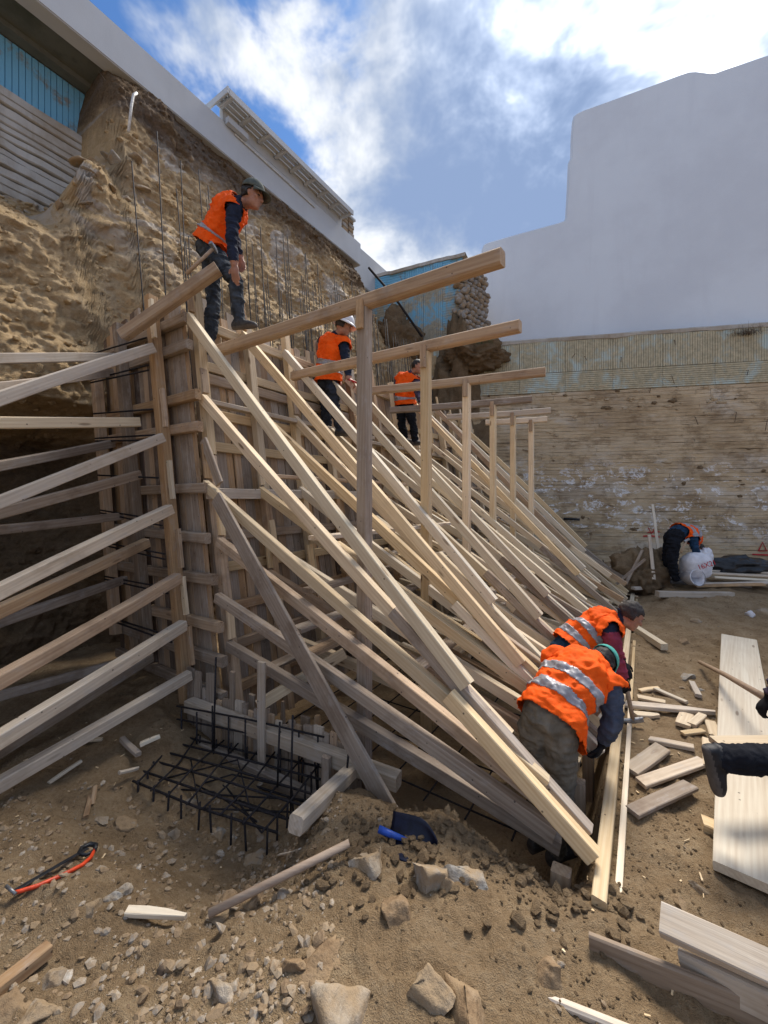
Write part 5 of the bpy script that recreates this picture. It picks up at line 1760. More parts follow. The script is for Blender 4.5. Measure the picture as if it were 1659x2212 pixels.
# 1. worker in the cap on the nearest beam
j = dict(pelvis=P(455, 537, 3.20), waist=P(470, 508, 3.18), chest=P(494, 462, 3.13), neck=P(517, 437, 3.1), head=P(545, 426, 3.06), shR=P(506, 449, 2.98), shL=P(497, 446, 3.27),
         elR=P(500, 514, 2.93), wrR=P(507, 572, 2.93), elL=P(505, 512, 3.32), wrL=P(520, 560, 3.25), hiR=P(466, 553, 3.10), hiL=P(456, 551, 3.28), knR=P(509, 606, 3.00), knL=P(462, 645, 3.30),
         anR=P(517, 694, 3.05), anL=P(452, 748, 3.26), toR=P(550, 708, 3.02), toL=P(480, 760, 3.2))
person('worker in orange vest and grey cap leaning on his knee atop the formwork', j, dict(shirt=M_NAVY, sleeve=M_NAVY, trousers=M_DENIM, shoe=M_SHOE, hand=M_SKIN, skin=M_SKIN), Vector((1, -0.12, -0.22)), Vector((0.25, 0, 1)), M_HAIR, ('cap', M_CAP),
       handR=dict(dir=Vector((0.05, 0.05, -1)), nrm=Vector((0.3, 0.8, 0.1)), curl=0.35), handL=dict(dir=Vector((0.2, 0, -1)), nrm=Vector((0, -1, 0))), stripes=((0.2, 0.30),), hem=0.02)
hammer('hammer hanging at the waist of the worker in the cap', P(403, 592, 3.02), P(462, 536, 2.98), Vector((0.2, 0.9, -0.4)), 0.11, 0.016)
# 2. worker with the white helmet
j = dict(pelvis=P(709, 823, 4.28), waist=P(710, 799, 4.27), chest=P(716, 756, 4.22), neck=P(726, 724, 4.18), head=P(742, 705, 4.13), shR=P(743, 744, 4.12), shL=P(697, 738, 4.42),
         elR=P(749, 783, 4.05), wrR=P(754, 817, 4.0), elL=P(694, 786, 4.5), wrL=P(725, 814, 4.42), hiR=P(718, 836, 4.22), hiL=P(701, 835, 4.38), knR=P(724, 881, 4.17), knL=P(704, 883, 4.36),
         anR=P(735, 929, 4.15), anL=P(709, 928, 4.35), toR=P(757, 939, 4.1), toL=P(732, 939, 4.3))
person('worker in orange vest and white hard hat hammering on the formwork', j, dict(shirt=M_NAVY, sleeve=M_NAVY, trousers=M_DKDENIM, shoe=M_SHOE, hand=M_SKIN, skin=M_SKIN), Vector((0.9, 0.35, -0.35)), Vector((0.35, 0, 1)), M_HAIRG, ('helmet', M_HELMET),
       handR=dict(dir=Vector((0.7, 0.1, -0.6)), nrm=Vector((-.3, .3, -1)), curl=0.8), stripes=((0.13, 0.24), (0.34, 0.45)), hem=-0.02)
hammer('red-handled hammer in the hand of the worker with the hard hat', P(754, 820, 3.97), P(776, 828, 3.96), Vector((-0.4, 0, 1)), 0.1, 0.012, M_RED)
# 3. dark-haired worker
j = dict(pelvis=P(876, 876, 5.62), waist=P(875, 858, 5.6), chest=P(878, 830, 5.55), neck=P(889, 806, 5.48), head=P(902, 793, 5.42), shR=P(899, 823, 5.4), shL=P(861, 818, 5.72),
         elR=P(904, 852, 5.3), wrR=P(911, 872, 5.15), elL=P(856, 850, 5.75), wrL=P(862, 878, 5.7), hiR=P(885, 884, 5.55), hiL=P(867, 884, 5.68), knR=P(892, 917, 5.5), knL=P(868, 918, 5.65),
         anR=P(898, 953, 5.5), anL=P(876, 949, 5.66), toR=P(914, 962, 5.4), toL=P(890, 955, 5.55))
person('dark-haired bareheaded worker in orange vest standing farthest along the formwork', j, dict(shirt=M_PURP, sleeve=M_PURP, trousers=M_BLACKC, shoe=M_SHOE, hand=M_SKIN, skin=M_SKIN), Vector((0.9, -0.45, -0.3)), Vector((0.2, -0.05, 1)), M_HAIR, None,
       handR=dict(dir=Vector((0.3, -0.6, -0.3)), nrm=Vector((0, 0, -1)), curl=0.7), stripes=((0.15, 0.27),), hem=0.03)
# 4. worker bent over the sack, far right
j = dict(pelvis=P(1453, 1163, 5.78), waist=P(1466, 1149, 5.82), chest=P(1490, 1152, 5.88), neck=P(1502, 1168, 5.92), head=P(1507, 1184, 5.96), shR=P(1497, 1163, 5.72), shL=P(1489, 1157, 6.06),
         elR=P(1502, 1186, 5.66), wrR=P(1509, 1207, 5.64), elL=P(1505, 1183, 6.08), wrL=P(1512, 1204, 5.95), hiR=P(1455, 1172, 5.68), hiL=P(1449, 1170, 5.88), knR=P(1452, 1212, 5.62), knL=P(1442, 1211, 5.9),
         anR=P(1459, 1252, 5.66), anL=P(1446, 1250, 5.95), toR=P(1484, 1258, 5.6), toL=P(1470, 1254, 5.9))
person('worker in orange vest bent double over a white sack by the retaining wall', j, dict(shirt=M_BLUEJ, sleeve=M_BLUEJ, trousers=M_BLACKC, shoe=M_SHOE, hand=M_SKIN, skin=M_SKIN), Vector((0.3, 0.1, -1)), Vector((0.8, 0.1, -0.6)), M_HAIR, None, loose=1.12, sz=1.08,
       handR=dict(dir=Vector((0.3, 0, -1)), nrm=Vector((0.5, 0.5, 0)), curl=0.6), stripes=((0.42, 0.52), (0.62, 0.72)), hem=0.30)
hammer('hammer with pale handle hung on the belt of the bent worker', P(1471, 1194, 5.5), P(1484, 1167, 5.52), Vector((0.9, 0, 0.4)), 0.1, 0.013)
# 5. worker with raspberry sleeves at the sill
j = dict(pelvis=P(1222, 1408, 2.82), waist=P(1245, 1385, 2.83), chest=P(1293, 1352, 2.84), neck=P(1331, 1338, 2.82), head=P(1362, 1330, 2.80), shR=P(1318, 1362, 2.66), shL=P(1300, 1345, 3.02),
         elR=P(1330, 1417, 2.62), wrR=P(1347, 1468, 2.60), elL=P(1325, 1392, 3.05), wrL=P(1345, 1430, 2.95), hiR=P(1220, 1425, 2.73), hiL=P(1214, 1420, 2.92), knR=P(1240, 1520, 2.68), knL=P(1240, 1510, 2.95),
         anR=P(1205, 1630, 2.72), anL=P(1200, 1600, 2.98), toR=P(1245, 1645, 2.70), toL=P(1235, 1610, 2.95))
person('worker in orange vest with raspberry-red sleeves and cropped grey hair holding a hammer', j, dict(shirt=M_NAVY, sleeve=M_RASP, trousers=M_BLUEJ, shoe=M_SHOE, hand=M_GLOVE, glove=M_GLOVE, skin=M_SKIN), Vector((1, -0.1, -0.55)), Vector((0.55, 0, 0.9)), M_HAIRG, None, loose=1.1,
       handR=dict(dir=Vector((0.25, -0.05, -1)), nrm=Vector((0.2, 0.9, 0)), curl=0.95), stripes=((0.20, 0.30), (0.42, 0.53)), hem=0.08)
hammer('sledge hammer with wooden handle standing on the dirt in a gloved hand', P(1352, 1474, 2.60), P(1368, 1556, 2.60), Vector((0.85, -0.3, 0.25)), 0.15, 0.017)
# 6. front worker bent over the sill
j = dict(pelvis=P(1186, 1552, 2.02), waist=P(1208, 1512, 2.08), chest=P(1250, 1456, 2.18), neck=P(1280, 1434, 2.29), head=P(1298, 1432, 2.38), shR=P(1316, 1482, 2.11), shL=P(1205, 1428, 2.30),
         elR=P(1325, 1556, 2.05), wrR=P(1302, 1606, 2.10), elL=P(1235, 1475, 2.55), wrL=P(1265, 1545, 2.45), hiR=P(1208, 1585, 1.99), hiL=P(1158, 1568, 2.06), knR=P(1212, 1695, 1.99), knL=P(1170, 1675, 2.06),
         anR=P(1203, 1835, 1.98), anL=P(1163, 1810, 2.06), toR=P(1235, 1850, 2.02), toL=P(1195, 1825, 2.10))
person('front worker in orange vest and teal cap bent over the sill plank', j, dict(shirt=M_GREYBLUE, sleeve=M_GREYBLUE, trousers=M_KHAKI, shoe=M_SHOE, hand=M_GLOVE, skin=M_SKIN), Vector((0.35, 0.35, -1)), Vector((0.75, 0.55, 0.1)), M_HAIR, ('cap', M_TEAL), loose=1.2, sz=0.98,
       handR=dict(dir=Vector((-0.3, 0.1, -0.8)), nrm=Vector((-0.6, 0.6, 0)), curl=0.8), handL=dict(dir=Vector((0.3, 0.1, -0.8)), nrm=Vector((0.4, -0.6, 0)), curl=0.8), stripes=((0.16, 0.27), (0.40, 0.51)), hem=-0.04)
# 7. worker kneeling at the right edge, lower leg on a plank
j = dict(pelvis=P(1790, 1560, 1.80), waist=P(1800, 1510, 1.84), chest=P(1770, 1440, 1.92), neck=P(1750, 1395, 1.95), head=P(1735, 1350, 1.98), shR=P(1762, 1440, 1.78), shL=P(1735, 1415, 2.10),
         elR=P(1735, 1520, 1.75), wrR=P(1712, 1590, 1.8), elL=P(1688, 1462, 2.2), wrL=P(1664, 1510, 2.2), hiR=P(1790, 1580, 1.72), hiL=P(1790, 1575, 1.92), knR=P(1735, 1650, 1.66), knL=P(1840, 1620, 2.15),
         anR=P(1556, 1636, 1.68), anL=P(1850, 1790, 2.15), toR=P(1548, 1700, 1.68), toL=P(1790, 1800, 2.15), fuR=Vector((1, 0, 0.25)))
person('worker at the right edge kneeling with his dark shoe stretched out behind', j, dict(shirt=M_PURP, sleeve=M_PURP, trousers=M_BLACKC, shoe=M_SHOE2, hand=M_GLOVE, skin=M_SKIN), Vector((-0.6, 0.6, -0.4)), Vector((-0.2, 0, 1)), M_HAIR, None, loose=1.15,
       handL=dict(dir=Vector((-0.5, 0, -0.5)), nrm=Vector((-0.4, 0, -1)), curl=0.9))
# ------------------------------------------------------------------ loose boards and offcuts on the ground
def ground_board(label, x0, y0, x1, y1, w_, h_, mat, cat='board', group=None, lift=0.0, ext=0.0, name='loose_board', taper=None, on_edge=False, ch=0.004, lift2=None):
    a, b = onG(x0, y0), onG(x1, y1)
    # find the ground along the board so that it rests on the highest points
    d = b - a
    b = b + d * ext
    n = 9
    gap_ = max(gz(a.x + d.x * (1 + ext) * k / n, a.y + d.y * (1 + ext) * k / n) - (a.z + (b.z - a.z) * k / n) for k in range(n + 1))
    hh_ = (w_ if on_edge else h_) / 2
    up_ = Vector((0, 0, max(0, gap_) * 0.7 + hh_ * 0.9))
    a = a + up_ + Vector((0, 0, lift))
    b = b + up_ + Vector((0, 0, lift if lift2 is None else lift2))
    o = board(name, a, b, h_ if on_edge else w_, w_ if on_edge else h_, mat, None, ch=ch, taper=taper)
    return tag(o, label, cat, group)
# the wide new board on the right, in two lengths
ga, gb = onG(1596, 1388), onG(1640, 1935)
dz_ = Vector((0, 0, 0.05))
tag(board('wide_board', ga + dz_, gb + dz_, 0.33, 0.045, W_PALE, None, ch=0.004, bow=0.004), 'wide new pale board lying flat on the dirt at the right edge', 'board')
# stack of old planks at the lower right corner
def free_board(label, a, b, w_, h_, mat, group=None, **kw):
    return tag(board('loose_board', a, b, w_, h_, mat, None, **kw), label, 'board', group)
d_ = (P(1450, 2120, 1.19) - P(1275, 2050, 1.29))
a_ = P(1275, 2050, 1.29)
free_board('long grey plank on edge in the lower right corner, left of two pale ones', a_, a_ + d_ * 6.0, 0.026, 0.125, W_GREY, cut=0.5)
free_board('topmost pale plank of the stack in the lower right corner', P(1428, 1985, 1.25), P(1428, 1985, 1.25) + (P(1659, 2090, 1.10) - P(1428, 1985, 1.25)) * 3.2, 0.10, 0.045, W_BLEACH, ch=0.004, roll=0.5)
free_board('pale plank lying just under the topmost plank, lower right corner', P(1473, 2082, 1.21), P(1473, 2082, 1.21) + (P(1659, 2172, 1.08) - P(1473, 2082, 1.21)) * 3.2, 0.03, 0.10, W_BLEACH)
free_board('whitish plank end at the very bottom edge of the picture', P(1182, 2176, 1.15), P(1182, 2176, 1.15) + (P(1375, 2252, 1.07) - P(1182, 2176, 1.15)) * 4.0, 0.028, 0.09, W_BLEACH)
free_board('dark packing timber lying under the lower right plank stack', P(1560, 2240, 1.18) + Vector((0, 0, -0.02)), P(1900, 2100, 1.35), 0.08, 0.09, W_DARK)
sc = [
 ('short wide bleached board, upper of three beside the sill', 1362, 1672, 1432, 1622, .11, .026, W_BLEACH),
 ('bleached board whose tip lies under the dark shoe', 1384, 1700, 1520, 1652, .085, .026, W_BLEACH),
 ('grey split board, lowest of three beside the sill', 1366, 1765, 1492, 1706, .085, .026, W_GREY),
 ('long white pointed plank lying across the dirt by the hammer', 1335, 1526, 1546, 1546, .085, .03, W_BLEACH),
 ('narrow pale strip with dark edge left of the shoe', 1404, 1603, 1500, 1622, .06, .03, W_BLEACH),
 ('small orange-brown block beside the wide board', 1516, 1790, 1552, 1806, .09, .05, W_NEW),
 ('thin new offcut on top of the small pile past the hammer', 1416, 1492, 1484, 1522, .045, .022, W_PALE),
 ('new offcut lying left in the small pile past the hammer', 1378, 1508, 1438, 1520, .075, .022, W_NEW),
 ('new offcut propped behind the small pile past the hammer', 1382, 1496, 1424, 1490, .05, .022, W_NEW),
 ('small whitish batten end lying alone near the pick handle', 1495, 1480, 1510, 1510, .05, .03, W_BLEACH),
 ('square new offcut right of the hammer head', 1475, 1572, 1484, 1548, .10, .03, W_NEW),
 ('wedge-shaped new offcut touching the square one', 1494, 1574, 1518, 1552, .06, .03, W_NEW),
 ('thin split offcut lying below the wedge-shaped one', 1474, 1590, 1520, 1584, .05, .02, W_NEW),
 ('new offcut leaning against the edge of the wide board', 1534, 1566, 1546, 1600, .075, .025, W_NEW),
 ('flat new offcut under the long white pointed plank', 1370, 1548, 1424, 1551, .075, .026, W_PALE),
 ('new offcut poking out behind the dark shoe', 1528, 1608, 1532, 1668, .06, .026, W_NEW),
 ('new square post lying beyond the head of the red-sleeved worker', 1352, 1352, 1436, 1408, .085, .075, W_PALE),
 ('long pale plank on the dirt in front of the sack', 1368, 1292, 1690, 1272, .09, .045, W_BLEACH),
 ('short bleached post lying before the long pale plank', 1420, 1299, 1582, 1301, .10, .09, W_BLEACH),
 ('thin stick between sill and long pale plank', 1322, 1276, 1378, 1290, .03, .025, W_NEW),
 ('thin pale lath on the dark ground left of the cage', 106, 1694, 176, 1646, .028, .018, W_PALE),
 ('splintered scrap under the lowest brace', 180, 1600, 222, 1600, .05, .02, W_NEW),
 ('round grey stick end in the shade beside the end posts', 264, 1600, 300, 1634, .04, .035, W_GREY),
 ('pale splinter in the shade touching the round stick end', 304, 1612, 346, 1594, .04, .03, W_PALE),
 ('short brown lath standing out left of the cage', 186, 1768, 196, 1722, .03, .02, W_USED),
 ('curved pale splinter left of the cage top', 258, 1672, 300, 1662, .03, .02, W_BLEACH),
 ('long pale splintered stick in the gravel', 274, 1974, 402, 1986, .04, .025, W_PALE),
 ('thick brown stick at the left edge of the picture', -60, 2205, 106, 2070, .05, .05, W_USED),
 ('small white strip beside the near corner of the cage', 602, 1850, 648, 1838, .02, .006, W_BLEACH),
 ('brown scrap of lath near the hacksaw', 200, 1740, 206, 1700, .025, .015, W_USED)]
for (lb, x0, y0, x1, y1, w_, h_, m_) in sc:
    ground_board(lb, x0, y0, x1, y1, w_, h_, m_, 'offcut' if abs(x1 - x0) + abs(y1 - y0) < 130 else 'board', name='wood_offcut' if abs(x1 - x0) + abs(y1 - y0) < 130 else 'loose_board', taper=0.35 if 'pointed' in lb or 'splinter' in lb else None)
# pick handle lying over the wide board, broken shovel handle
a_, b_ = onG(1512, 1442, 0.06), P(1662, 1512, 2.2)
tag(rod('tool_handle', [a_, a_.lerp(b_, 0.5) + Vector((0, 0, .01)), b_], [0.019, 0.022, 0.027], W_HANDLE, None, 10), 'smooth wooden tool handle slanting across the wide new board', 'handle')
a_, b_ = onG(452, 1988, 0.03), onG(755, 1852, 0.07)
tag(rod('tool_handle', [a_, a_.lerp(b_, 0.5), b_], [0.017, 0.018, 0.017], W_HANDLE, None, 10), 'broken round wooden handle resting on stones beside the cage', 'handle')
# sticks and planks by the retaining wall
far = [('thin new batten leaning upright against the retaining wall', (1424, 1200, 6.3), (1410, 1090, 6.75), .05, .03, W_PALE), ('grey batten standing left of the bent worker', (1413, 1252, 5.75), (1403, 1156, 6.1), .055, .035, W_BLEACH),
       ('grey stick leaning out of the hole, upper of two', (1352, 1262, 5.7), (1388, 1189, 6.0), .045, .03, W_GREY), ('round grey stick crossing the other in the hole', (1332, 1262, 5.7), (1394, 1208, 5.6), .04, .04, W_GREY)]
for (lb, a_, b_, w_, h_, m_) in far:
    free_board(lb, P(*a_), P(*b_), w_, h_, m_)
pile = [('lowest front board of the far pile beside the sack', 1500, 1266, 1650, 1262, 0.0), ('middle front board of the far pile beside the sack', 1512, 1262, 1690, 1258, 0.03), ('soiled thick plank on the far pile', 1520, 1258, 1620, 1268, 0.06),
        ('long whitish board along the back of the far pile', 1535, 1238, 1700, 1246, 0.10), ('upper back board of the far pile', 1530, 1232, 1700, 1238, 0.13), ('narrow board wedged between the far pile layers', 1540, 1246, 1700, 1256, 0.06)]
for k, (lb, x0, y0, x1, y1, lf) in enumerate(pile):
    a_, b_ = P(x0, y0, 5.7 + 0.12 * (k % 3) + (0.3 if k in (3, 4) else 0)), P(x1, y1, 5.6 + 0.12 * (k % 3) + (0.3 if k in (3, 4) else 0))
    free_board(lb, a_, b_, 0.12, 0.032, (W_USED, W_BLEACH, W_GREY, W_BLEACH, W_BLEACH, W_PALE)[k])

# ------------------------------------------------------------------ sack, black sheet, bucket
def blob(name, loc, size, mat, seed, amp, sub=4, freq=2.0, fold=0.0, rotz=0.0):
    V, T = ico(sub)
    V = V.copy()
    k = 1 + amp * fbm(V[:, 0] * freq + seed, V[:, 1] * freq, V[:, 2] * freq, 4, 0.5) + fold * fbm(V[:, 0] * 4 + seed, V[:, 1] * 4, V[:, 2] * 4, 3, 0.5, True)
    W_ = V * k[:, None] * np.array(size)
    W_[:, 2] = np.maximum(W_[:, 2], -size[2] * 0.75)
    return W_, T, Matrix.Translation(loc) @ Matrix.Rotation(rotz, 4, 'Z')
sk = thing('sack', 'white woven sack with red figures beside the bent worker', 'sack', P(1505, 1265, 5.65))
W_, T, M_ = blob('bag', P(1503, 1222, 5.66), (0.26, 0.20, 0.25), M_SACK, 2, 0.10, 4, 1.8, 0.03)
npmesh('bag', W_, T, M_SACK, sk, True, M_)
W_, T, M_ = blob('neck', P(1521, 1207, 5.66), (0.14, 0.12, 0.17), M_SACK, 6, 0.25, 4, 2.4, 0.10, 0.5)
npmesh('neck', W_, T, M_SACK, sk, True, M_)
cu = bpy.data.curves.new('lettering', 'FONT')
cu.body = '16X21'
cu.size = 0.12
cu.extrude = 0.002
cu.align_x = 'CENTER'
to_ = bpy.data.objects.new('lettering', cu)
COL.objects.link(to_)
dg = bpy.context.evaluated_depsgraph_get()
lm = bpy.data.meshes.new_from_object(to_.evaluated_get(dg))
bpy.data.objects.remove(to_)
lm.materials.append(M_RED)
lo_ = bpy.data.objects.new('lettering', lm)
pt = P(1506, 1222, 5.66)
lo_.matrix_basis = Matrix.Translation(pt + Vector((-0.02, -0.262, 0.02))) @ Matrix.Rotation(rad(-18), 4, 'Y') @ Matrix.Rotation(rad(82), 4, 'X')
link(lo_, sk)
W_, T, M_ = blob('sheet', P(1600, 1222, 6.15), (0.62, 0.2, 0.16), M_BLACKBAG, 12, 0.32, 4, 1.6, 0.12)
tag(npmesh('black_sheet', W_, T, M_BLACKBAG, None, True, M_), 'crumpled black plastic sheet lying at the foot of the retaining wall', 'plastic sheet')
W_, T, M_ = blob('bag', P(1470, 1248, 5.85), (0.24, 0.12, 0.09), M_SACK, 22, 0.4, 4, 2.2, 0.15)
tag(npmesh('paper_bag', W_, T, M_SACK, None, True, M_), 'crumpled torn white bag at the feet of the bent worker', 'bag')
bk = thing('bucket', 'white plastic bucket lying tipped over beside the sack', 'bucket', P(1507, 1262, 5.5))
n = 26
ctr = P(1507, 1248, 5.48)
axd = Vector((0.15, -1, 0.25)).normalized()
u_ = axd.orthogonal().normalized()
v_ = axd.cross(u_)
V, Fc = [], []
prof = [(0.28, 0.0), (0.28, 0.105), (0.02, 0.13), (0.0, 0.14), (-0.004, 0.128), (0.02, 0.12), (0.20, 0.10), (0.20, 0.0)]
for (x_, r_) in prof:
    for k in range(n):
        a = 2 * math.pi * k / n
        V.append(-axd * x_ + u_ * (math.cos(a) * r_) + v_ * (math.sin(a) * r_))
for i in range(len(prof) - 1):
    for k in range(n):
        k2 = (k + 1) % n
        Fc.append((i * n + k, i * n + k2, (i + 1) * n + k2, (i + 1) * n + k))
meshobj('shell', V, Fc, M_SACK, bk, Matrix.Translation(ctr), True)
rod('handle', [ctr + u_ * 0.14 * math.cos(a) + v_ * 0.14 * math.sin(a) + axd * 0.02 for a in np.linspace(0, math.pi, 9)], 0.004, M_STEEL, bk, 5)

# ------------------------------------------------------------------ hacksaw with an orange bow
sw = thing('bow_saw', 'bow saw with orange frame and black handle on the gravel', 'saw', onG(110, 1905))
h0, h1 = onG(190, 1852, 0.05), onG(28, 1945, 0.035)
ax_ = (h1 - h0).normalized()
lt = Vector((ax_.y, -ax_.x, 0)).normalized()
if lt.y > 0:
    lt = -lt
L_ = (h1 - h0).length
bowp = [h0 + lt * 0.045, h0 + ax_ * 0.05 + lt * 0.085, h0 + ax_ * L_ * 0.3 + lt * 0.10, h0 + ax_ * L_ * 0.55 + lt * 0.085, h0 + ax_ * L_ * 0.8 + lt * 0.055, h1 + ax_ * -0.02 + lt * 0.02, h1 + lt * 0.0]
rod('bow', bowp, [0.009, 0.010, 0.010, 0.010, 0.010, 0.009, 0.008], M_ORANGE_PAINT, sw, 8)
board('blade', h0 + Vector((0, 0, .0)), h1 + Vector((0, 0, .004)), 0.003, 0.022, M_STEEL if False else M_BLACKP, sw, up=lt, ch=0.0005)
hp = [h0 + lt * 0.05 - ax_ * 0.0, h0 + lt * 0.015 - ax_ * 0.035, h0 - lt * 0.022 - ax_ * 0.03, h0 - lt * 0.03 + ax_ * 0.01, h0 - lt * 0.004 + ax_ * 0.05, h0 + lt * 0.045 + ax_ * 0.045, h0 + lt * 0.052 + ax_ * 0.0]
rod('handle', hp, [0.010, 0.012, 0.012, 0.011, 0.009, 0.009, 0.010], M_BLACKP, sw, 8)
rod('tension_pin', [h1 + lt * 0.02, h1 - lt * 0.045 + Vector((0, 0, .02))], 0.007, M_STEEL, sw, 7)
# ------------------------------------------------------------------ shovel blade half buried
sv_ = thing('shovel', 'dark blue steel shovel blade half buried beside grey stones', 'shovel', onG(890, 1850))
nb, mb = 15, 13
V, Fc = [], []
for i in range(nb):
    u = i / (nb - 1)
    wv = 0.125 * (1 - max(0, u - 0.55) ** 2 * 3.6)
    for k in range(mb):
        v = -1 + 2 * k / (mb - 1)
        V.append((u * 0.25, v * wv * 0.75, 0.045 * v * v + 0.03 * math.sin(u * 2.4) - 0.012))
for i in range(nb - 1):
    for k in range(mb - 1):
        Fc.append((i * mb + k, (i + 1) * mb + k, (i + 1) * mb + k + 1, i * mb + k + 1))
c_ = onG(840, 1816, 0.03)
xv = (onG(945, 1832, -0.02) - c_).normalized()
yv = Vector((0, 0.86, 0.5))
zv = xv.cross(yv).normalized()
yv = zv.cross(xv)
SM = Matrix((xv, yv, zv)).transposed().to_4x4()
SM.translation = c_
bl = meshobj('blade', V, Fc, M_SHOVEL, sv_, SM, True)
so_ = bl.modifiers.new('t', 'SOLIDIFY')
so_.thickness = 0.004
rod('socket', [SM @ Vector((0.10, 0, 0.015)), SM @ Vector((0.0, 0, 0.02)), SM @ Vector((-0.05, 0, 0.03))], [0.010, 0.017, 0.018], M_BLUETARP, sv_, 10)
# blue plastic scrap in the pit, seen between the props
W_, T, M_ = blob('scrap', F(0.55, -1.5, -0.32), (0.16, 0.1, 0.06), M_BLUETARP, 31, 0.4, 3, 2.5, 0.1)
tag(npmesh('plastic_scrap', W_, T, M_BLUETARP, None, True, M_), 'blue plastic scrap on the pit floor seen between the props', 'plastic scrap')
# plank under the kneeling worker at the right edge, on a trestle outside the frame
kn = thing('work_bench', 'narrow new plank on blocks behind the stretched leg at the right edge', 'bench', P(1700, 1800, 1.8))
a_ = P(1545, 1606, 1.84)
board('plank', a_, a_ + Vector((1.5, 0.02, 0.0)), 0.11, 0.034, W_NEW, kn)
for k in (0.62, 1.3):
    c_ = a_ + Vector((k, 0, -0.02))
    board('block', Vector((c_.x, c_.y, gz(c_.x, c_.y) - 0.05)), c_, 0.10, 0.10, W_USED, kn, up=SV)
# ------------------------------------------------------------------ stones one can point at
stones = [
 ('pale grey limestone block with rough face below the shovel', 925, 1905, .115, .10, .105, M_ROCKG, 41), ('rounded grey stone right of the limestone block', 1008, 1898, .10, .085, .09, M_ROCKG, 42), ('brown stone wedged between two grey stones', 968, 1912, .05, .05, .07, M_ROCKB, 43),
 ('flat tan boulder left of the shovel blade', 800, 1862, .115, .08, .075, M_ROCK, 44), ('square brown stone alone on the sand heap', 856, 1985, .07, .065, .06, M_ROCKB, 45), ('tall craggy grey stone at the bottom centre', 932, 2140, .10, .085, .12, M_ROCK, 146),
 ('large pale boulder at the bottom edge, left of the craggy stone', 752, 2190, .12, .10, .11, M_ROCK, 47), ('smooth broad tan boulder at the bottom edge, right of the craggy stone', 1010, 2185, .14, .11, .10, M_ROCKB, 48), ('long flat half-buried slab on the sand heap', 690, 2090, .17, .07, .03, M_ROCKB, 49),
 ('small brown stone leaning on the half-buried slab', 640, 2085, .045, .04, .05, M_ROCKB, 50), ('narrow pale shard lying at the bottom left of centre', 478, 2140, .075, .03, .03, M_ROCK, 51), ('black lump of charred wood in the gravel', 350, 2095, .03, .025, .025, M_ROOT, 52),
 ('brown stone with white top beside the cage', 275, 1775, .065, .06, .06, M_ROCKB, 53), ('rounded pinkish stone left of the brown and white one', 220, 1770, .055, .045, .035, M_ROCK, 54), ('flat grey slab under the near corner of the cage', 560, 1855, .09, .07, .04, M_ROCKG, 55),
 ('large tan stone at the near left corner of the cage', 500, 1945, .075, .06, .05, M_ROCKB, 56), ('brown stone bearing the end of the round handle', 540, 1955, .05, .04, .06, M_ROCKB, 57), ('pale stone under the end of the round handle', 478, 1985, .06, .05, .05, M_ROCK, 58),
 ('flat whitish stone at the lower left corner', 75, 2185, .085, .06, .04, M_ROCK, 59), ('orange-tinged stone at the lower left edge', 20, 2180, .075, .06, .04, M_ROCKB, 60), ('grey angular stone right of the brown stick', 120, 2120, .055, .045, .035, M_ROCKG, 61),
 ('grey purple boulder beyond the pile of offcuts', 1485, 1462, .115, .075, .07, M_ROCKG, 62), ('small pale stone left of the grey purple boulder', 1474, 1488, .05, .04, .03, M_ROCK, 63), ('small grey stone below the grey purple boulder', 1512, 1490, .045, .035, .03, M_ROCKG, 64),
 ('brown clod near the end of the new post', 1478, 1388, .11, .09, .06, M_ROCKB, 65), ('grey stone on the bank below the long pale plank', 1500, 1345, .10, .08, .06, M_ROCK, 66), ('white crumpled stone near the right edge on the bank', 1622, 1330, .11, .07, .08, M_SACK, 67),
 ('pale stone right at the edge of the bank', 1648, 1322, .12, .10, .06, M_ROCK, 68), ('round stone behind the whitish plank end at the bottom', 1180, 2100, .075, .06, .06, M_ROCKB, 69), ('brown stone lying on the dirt by the sawn board stack', 1465, 1945, .05, .04, .025, M_ROCKB, 70),
 ('small pale shard below the wide board corner', 1522, 1925, .02, .055, .02, M_ROCK, 71), ('grey stone beside the lowest split board', 1382, 1637, .04, .035, .03, M_ROCKG, 72), ('reddish clod left of the wide board', 1345, 1640, .04, .035, .025, M_ROCKB, 73),
 ('pale angular stone at the middle of the gravel', 265, 1930, .05, .035, .03, M_ROCK, 74), ('grey-green stone next to the pale angular one', 240, 1945, .06, .03, .035, M_ROCKG, 75), ('ochre cube-like stone at the middle of the gravel', 305, 1950, .04, .035, .03, M_ROCKB, 76),
 ('whitish stone at the left of the gravel row', 195, 1965, .055, .045, .04, M_ROCK, 77), ('dark stone half under the far side of the cage', 420, 1735, .06, .05, .04, M_ROCKG, 78), ('mossy grey stone inside the cage', 470, 1800, .07, .055, .04, M_ROCKG, 79), ('tan stone inside the cage near its left side', 380, 1800, .06, .045, .04, M_ROCK, 80)]
rock_xy = []
for (lb, x, y, a, b, c, m_, sd) in stones:
    v = onG(x, y)
    v.z -= c * 0.2
    sc_ = 1.2
    tag(rock('rock', v, (a * sc_, b * sc_, c * sc_), m_, sd, (random.uniform(-.25, .25), random.uniform(-.25, .25), random.uniform(-3, 3)) if 'slab' not in lb else (0.15, -0.2, 0.75), 4, None, False, 0.12, 13, 0.38, 0.8), lb, 'stone')
    rock_xy.append((v.x, v.y, max(a, b)))

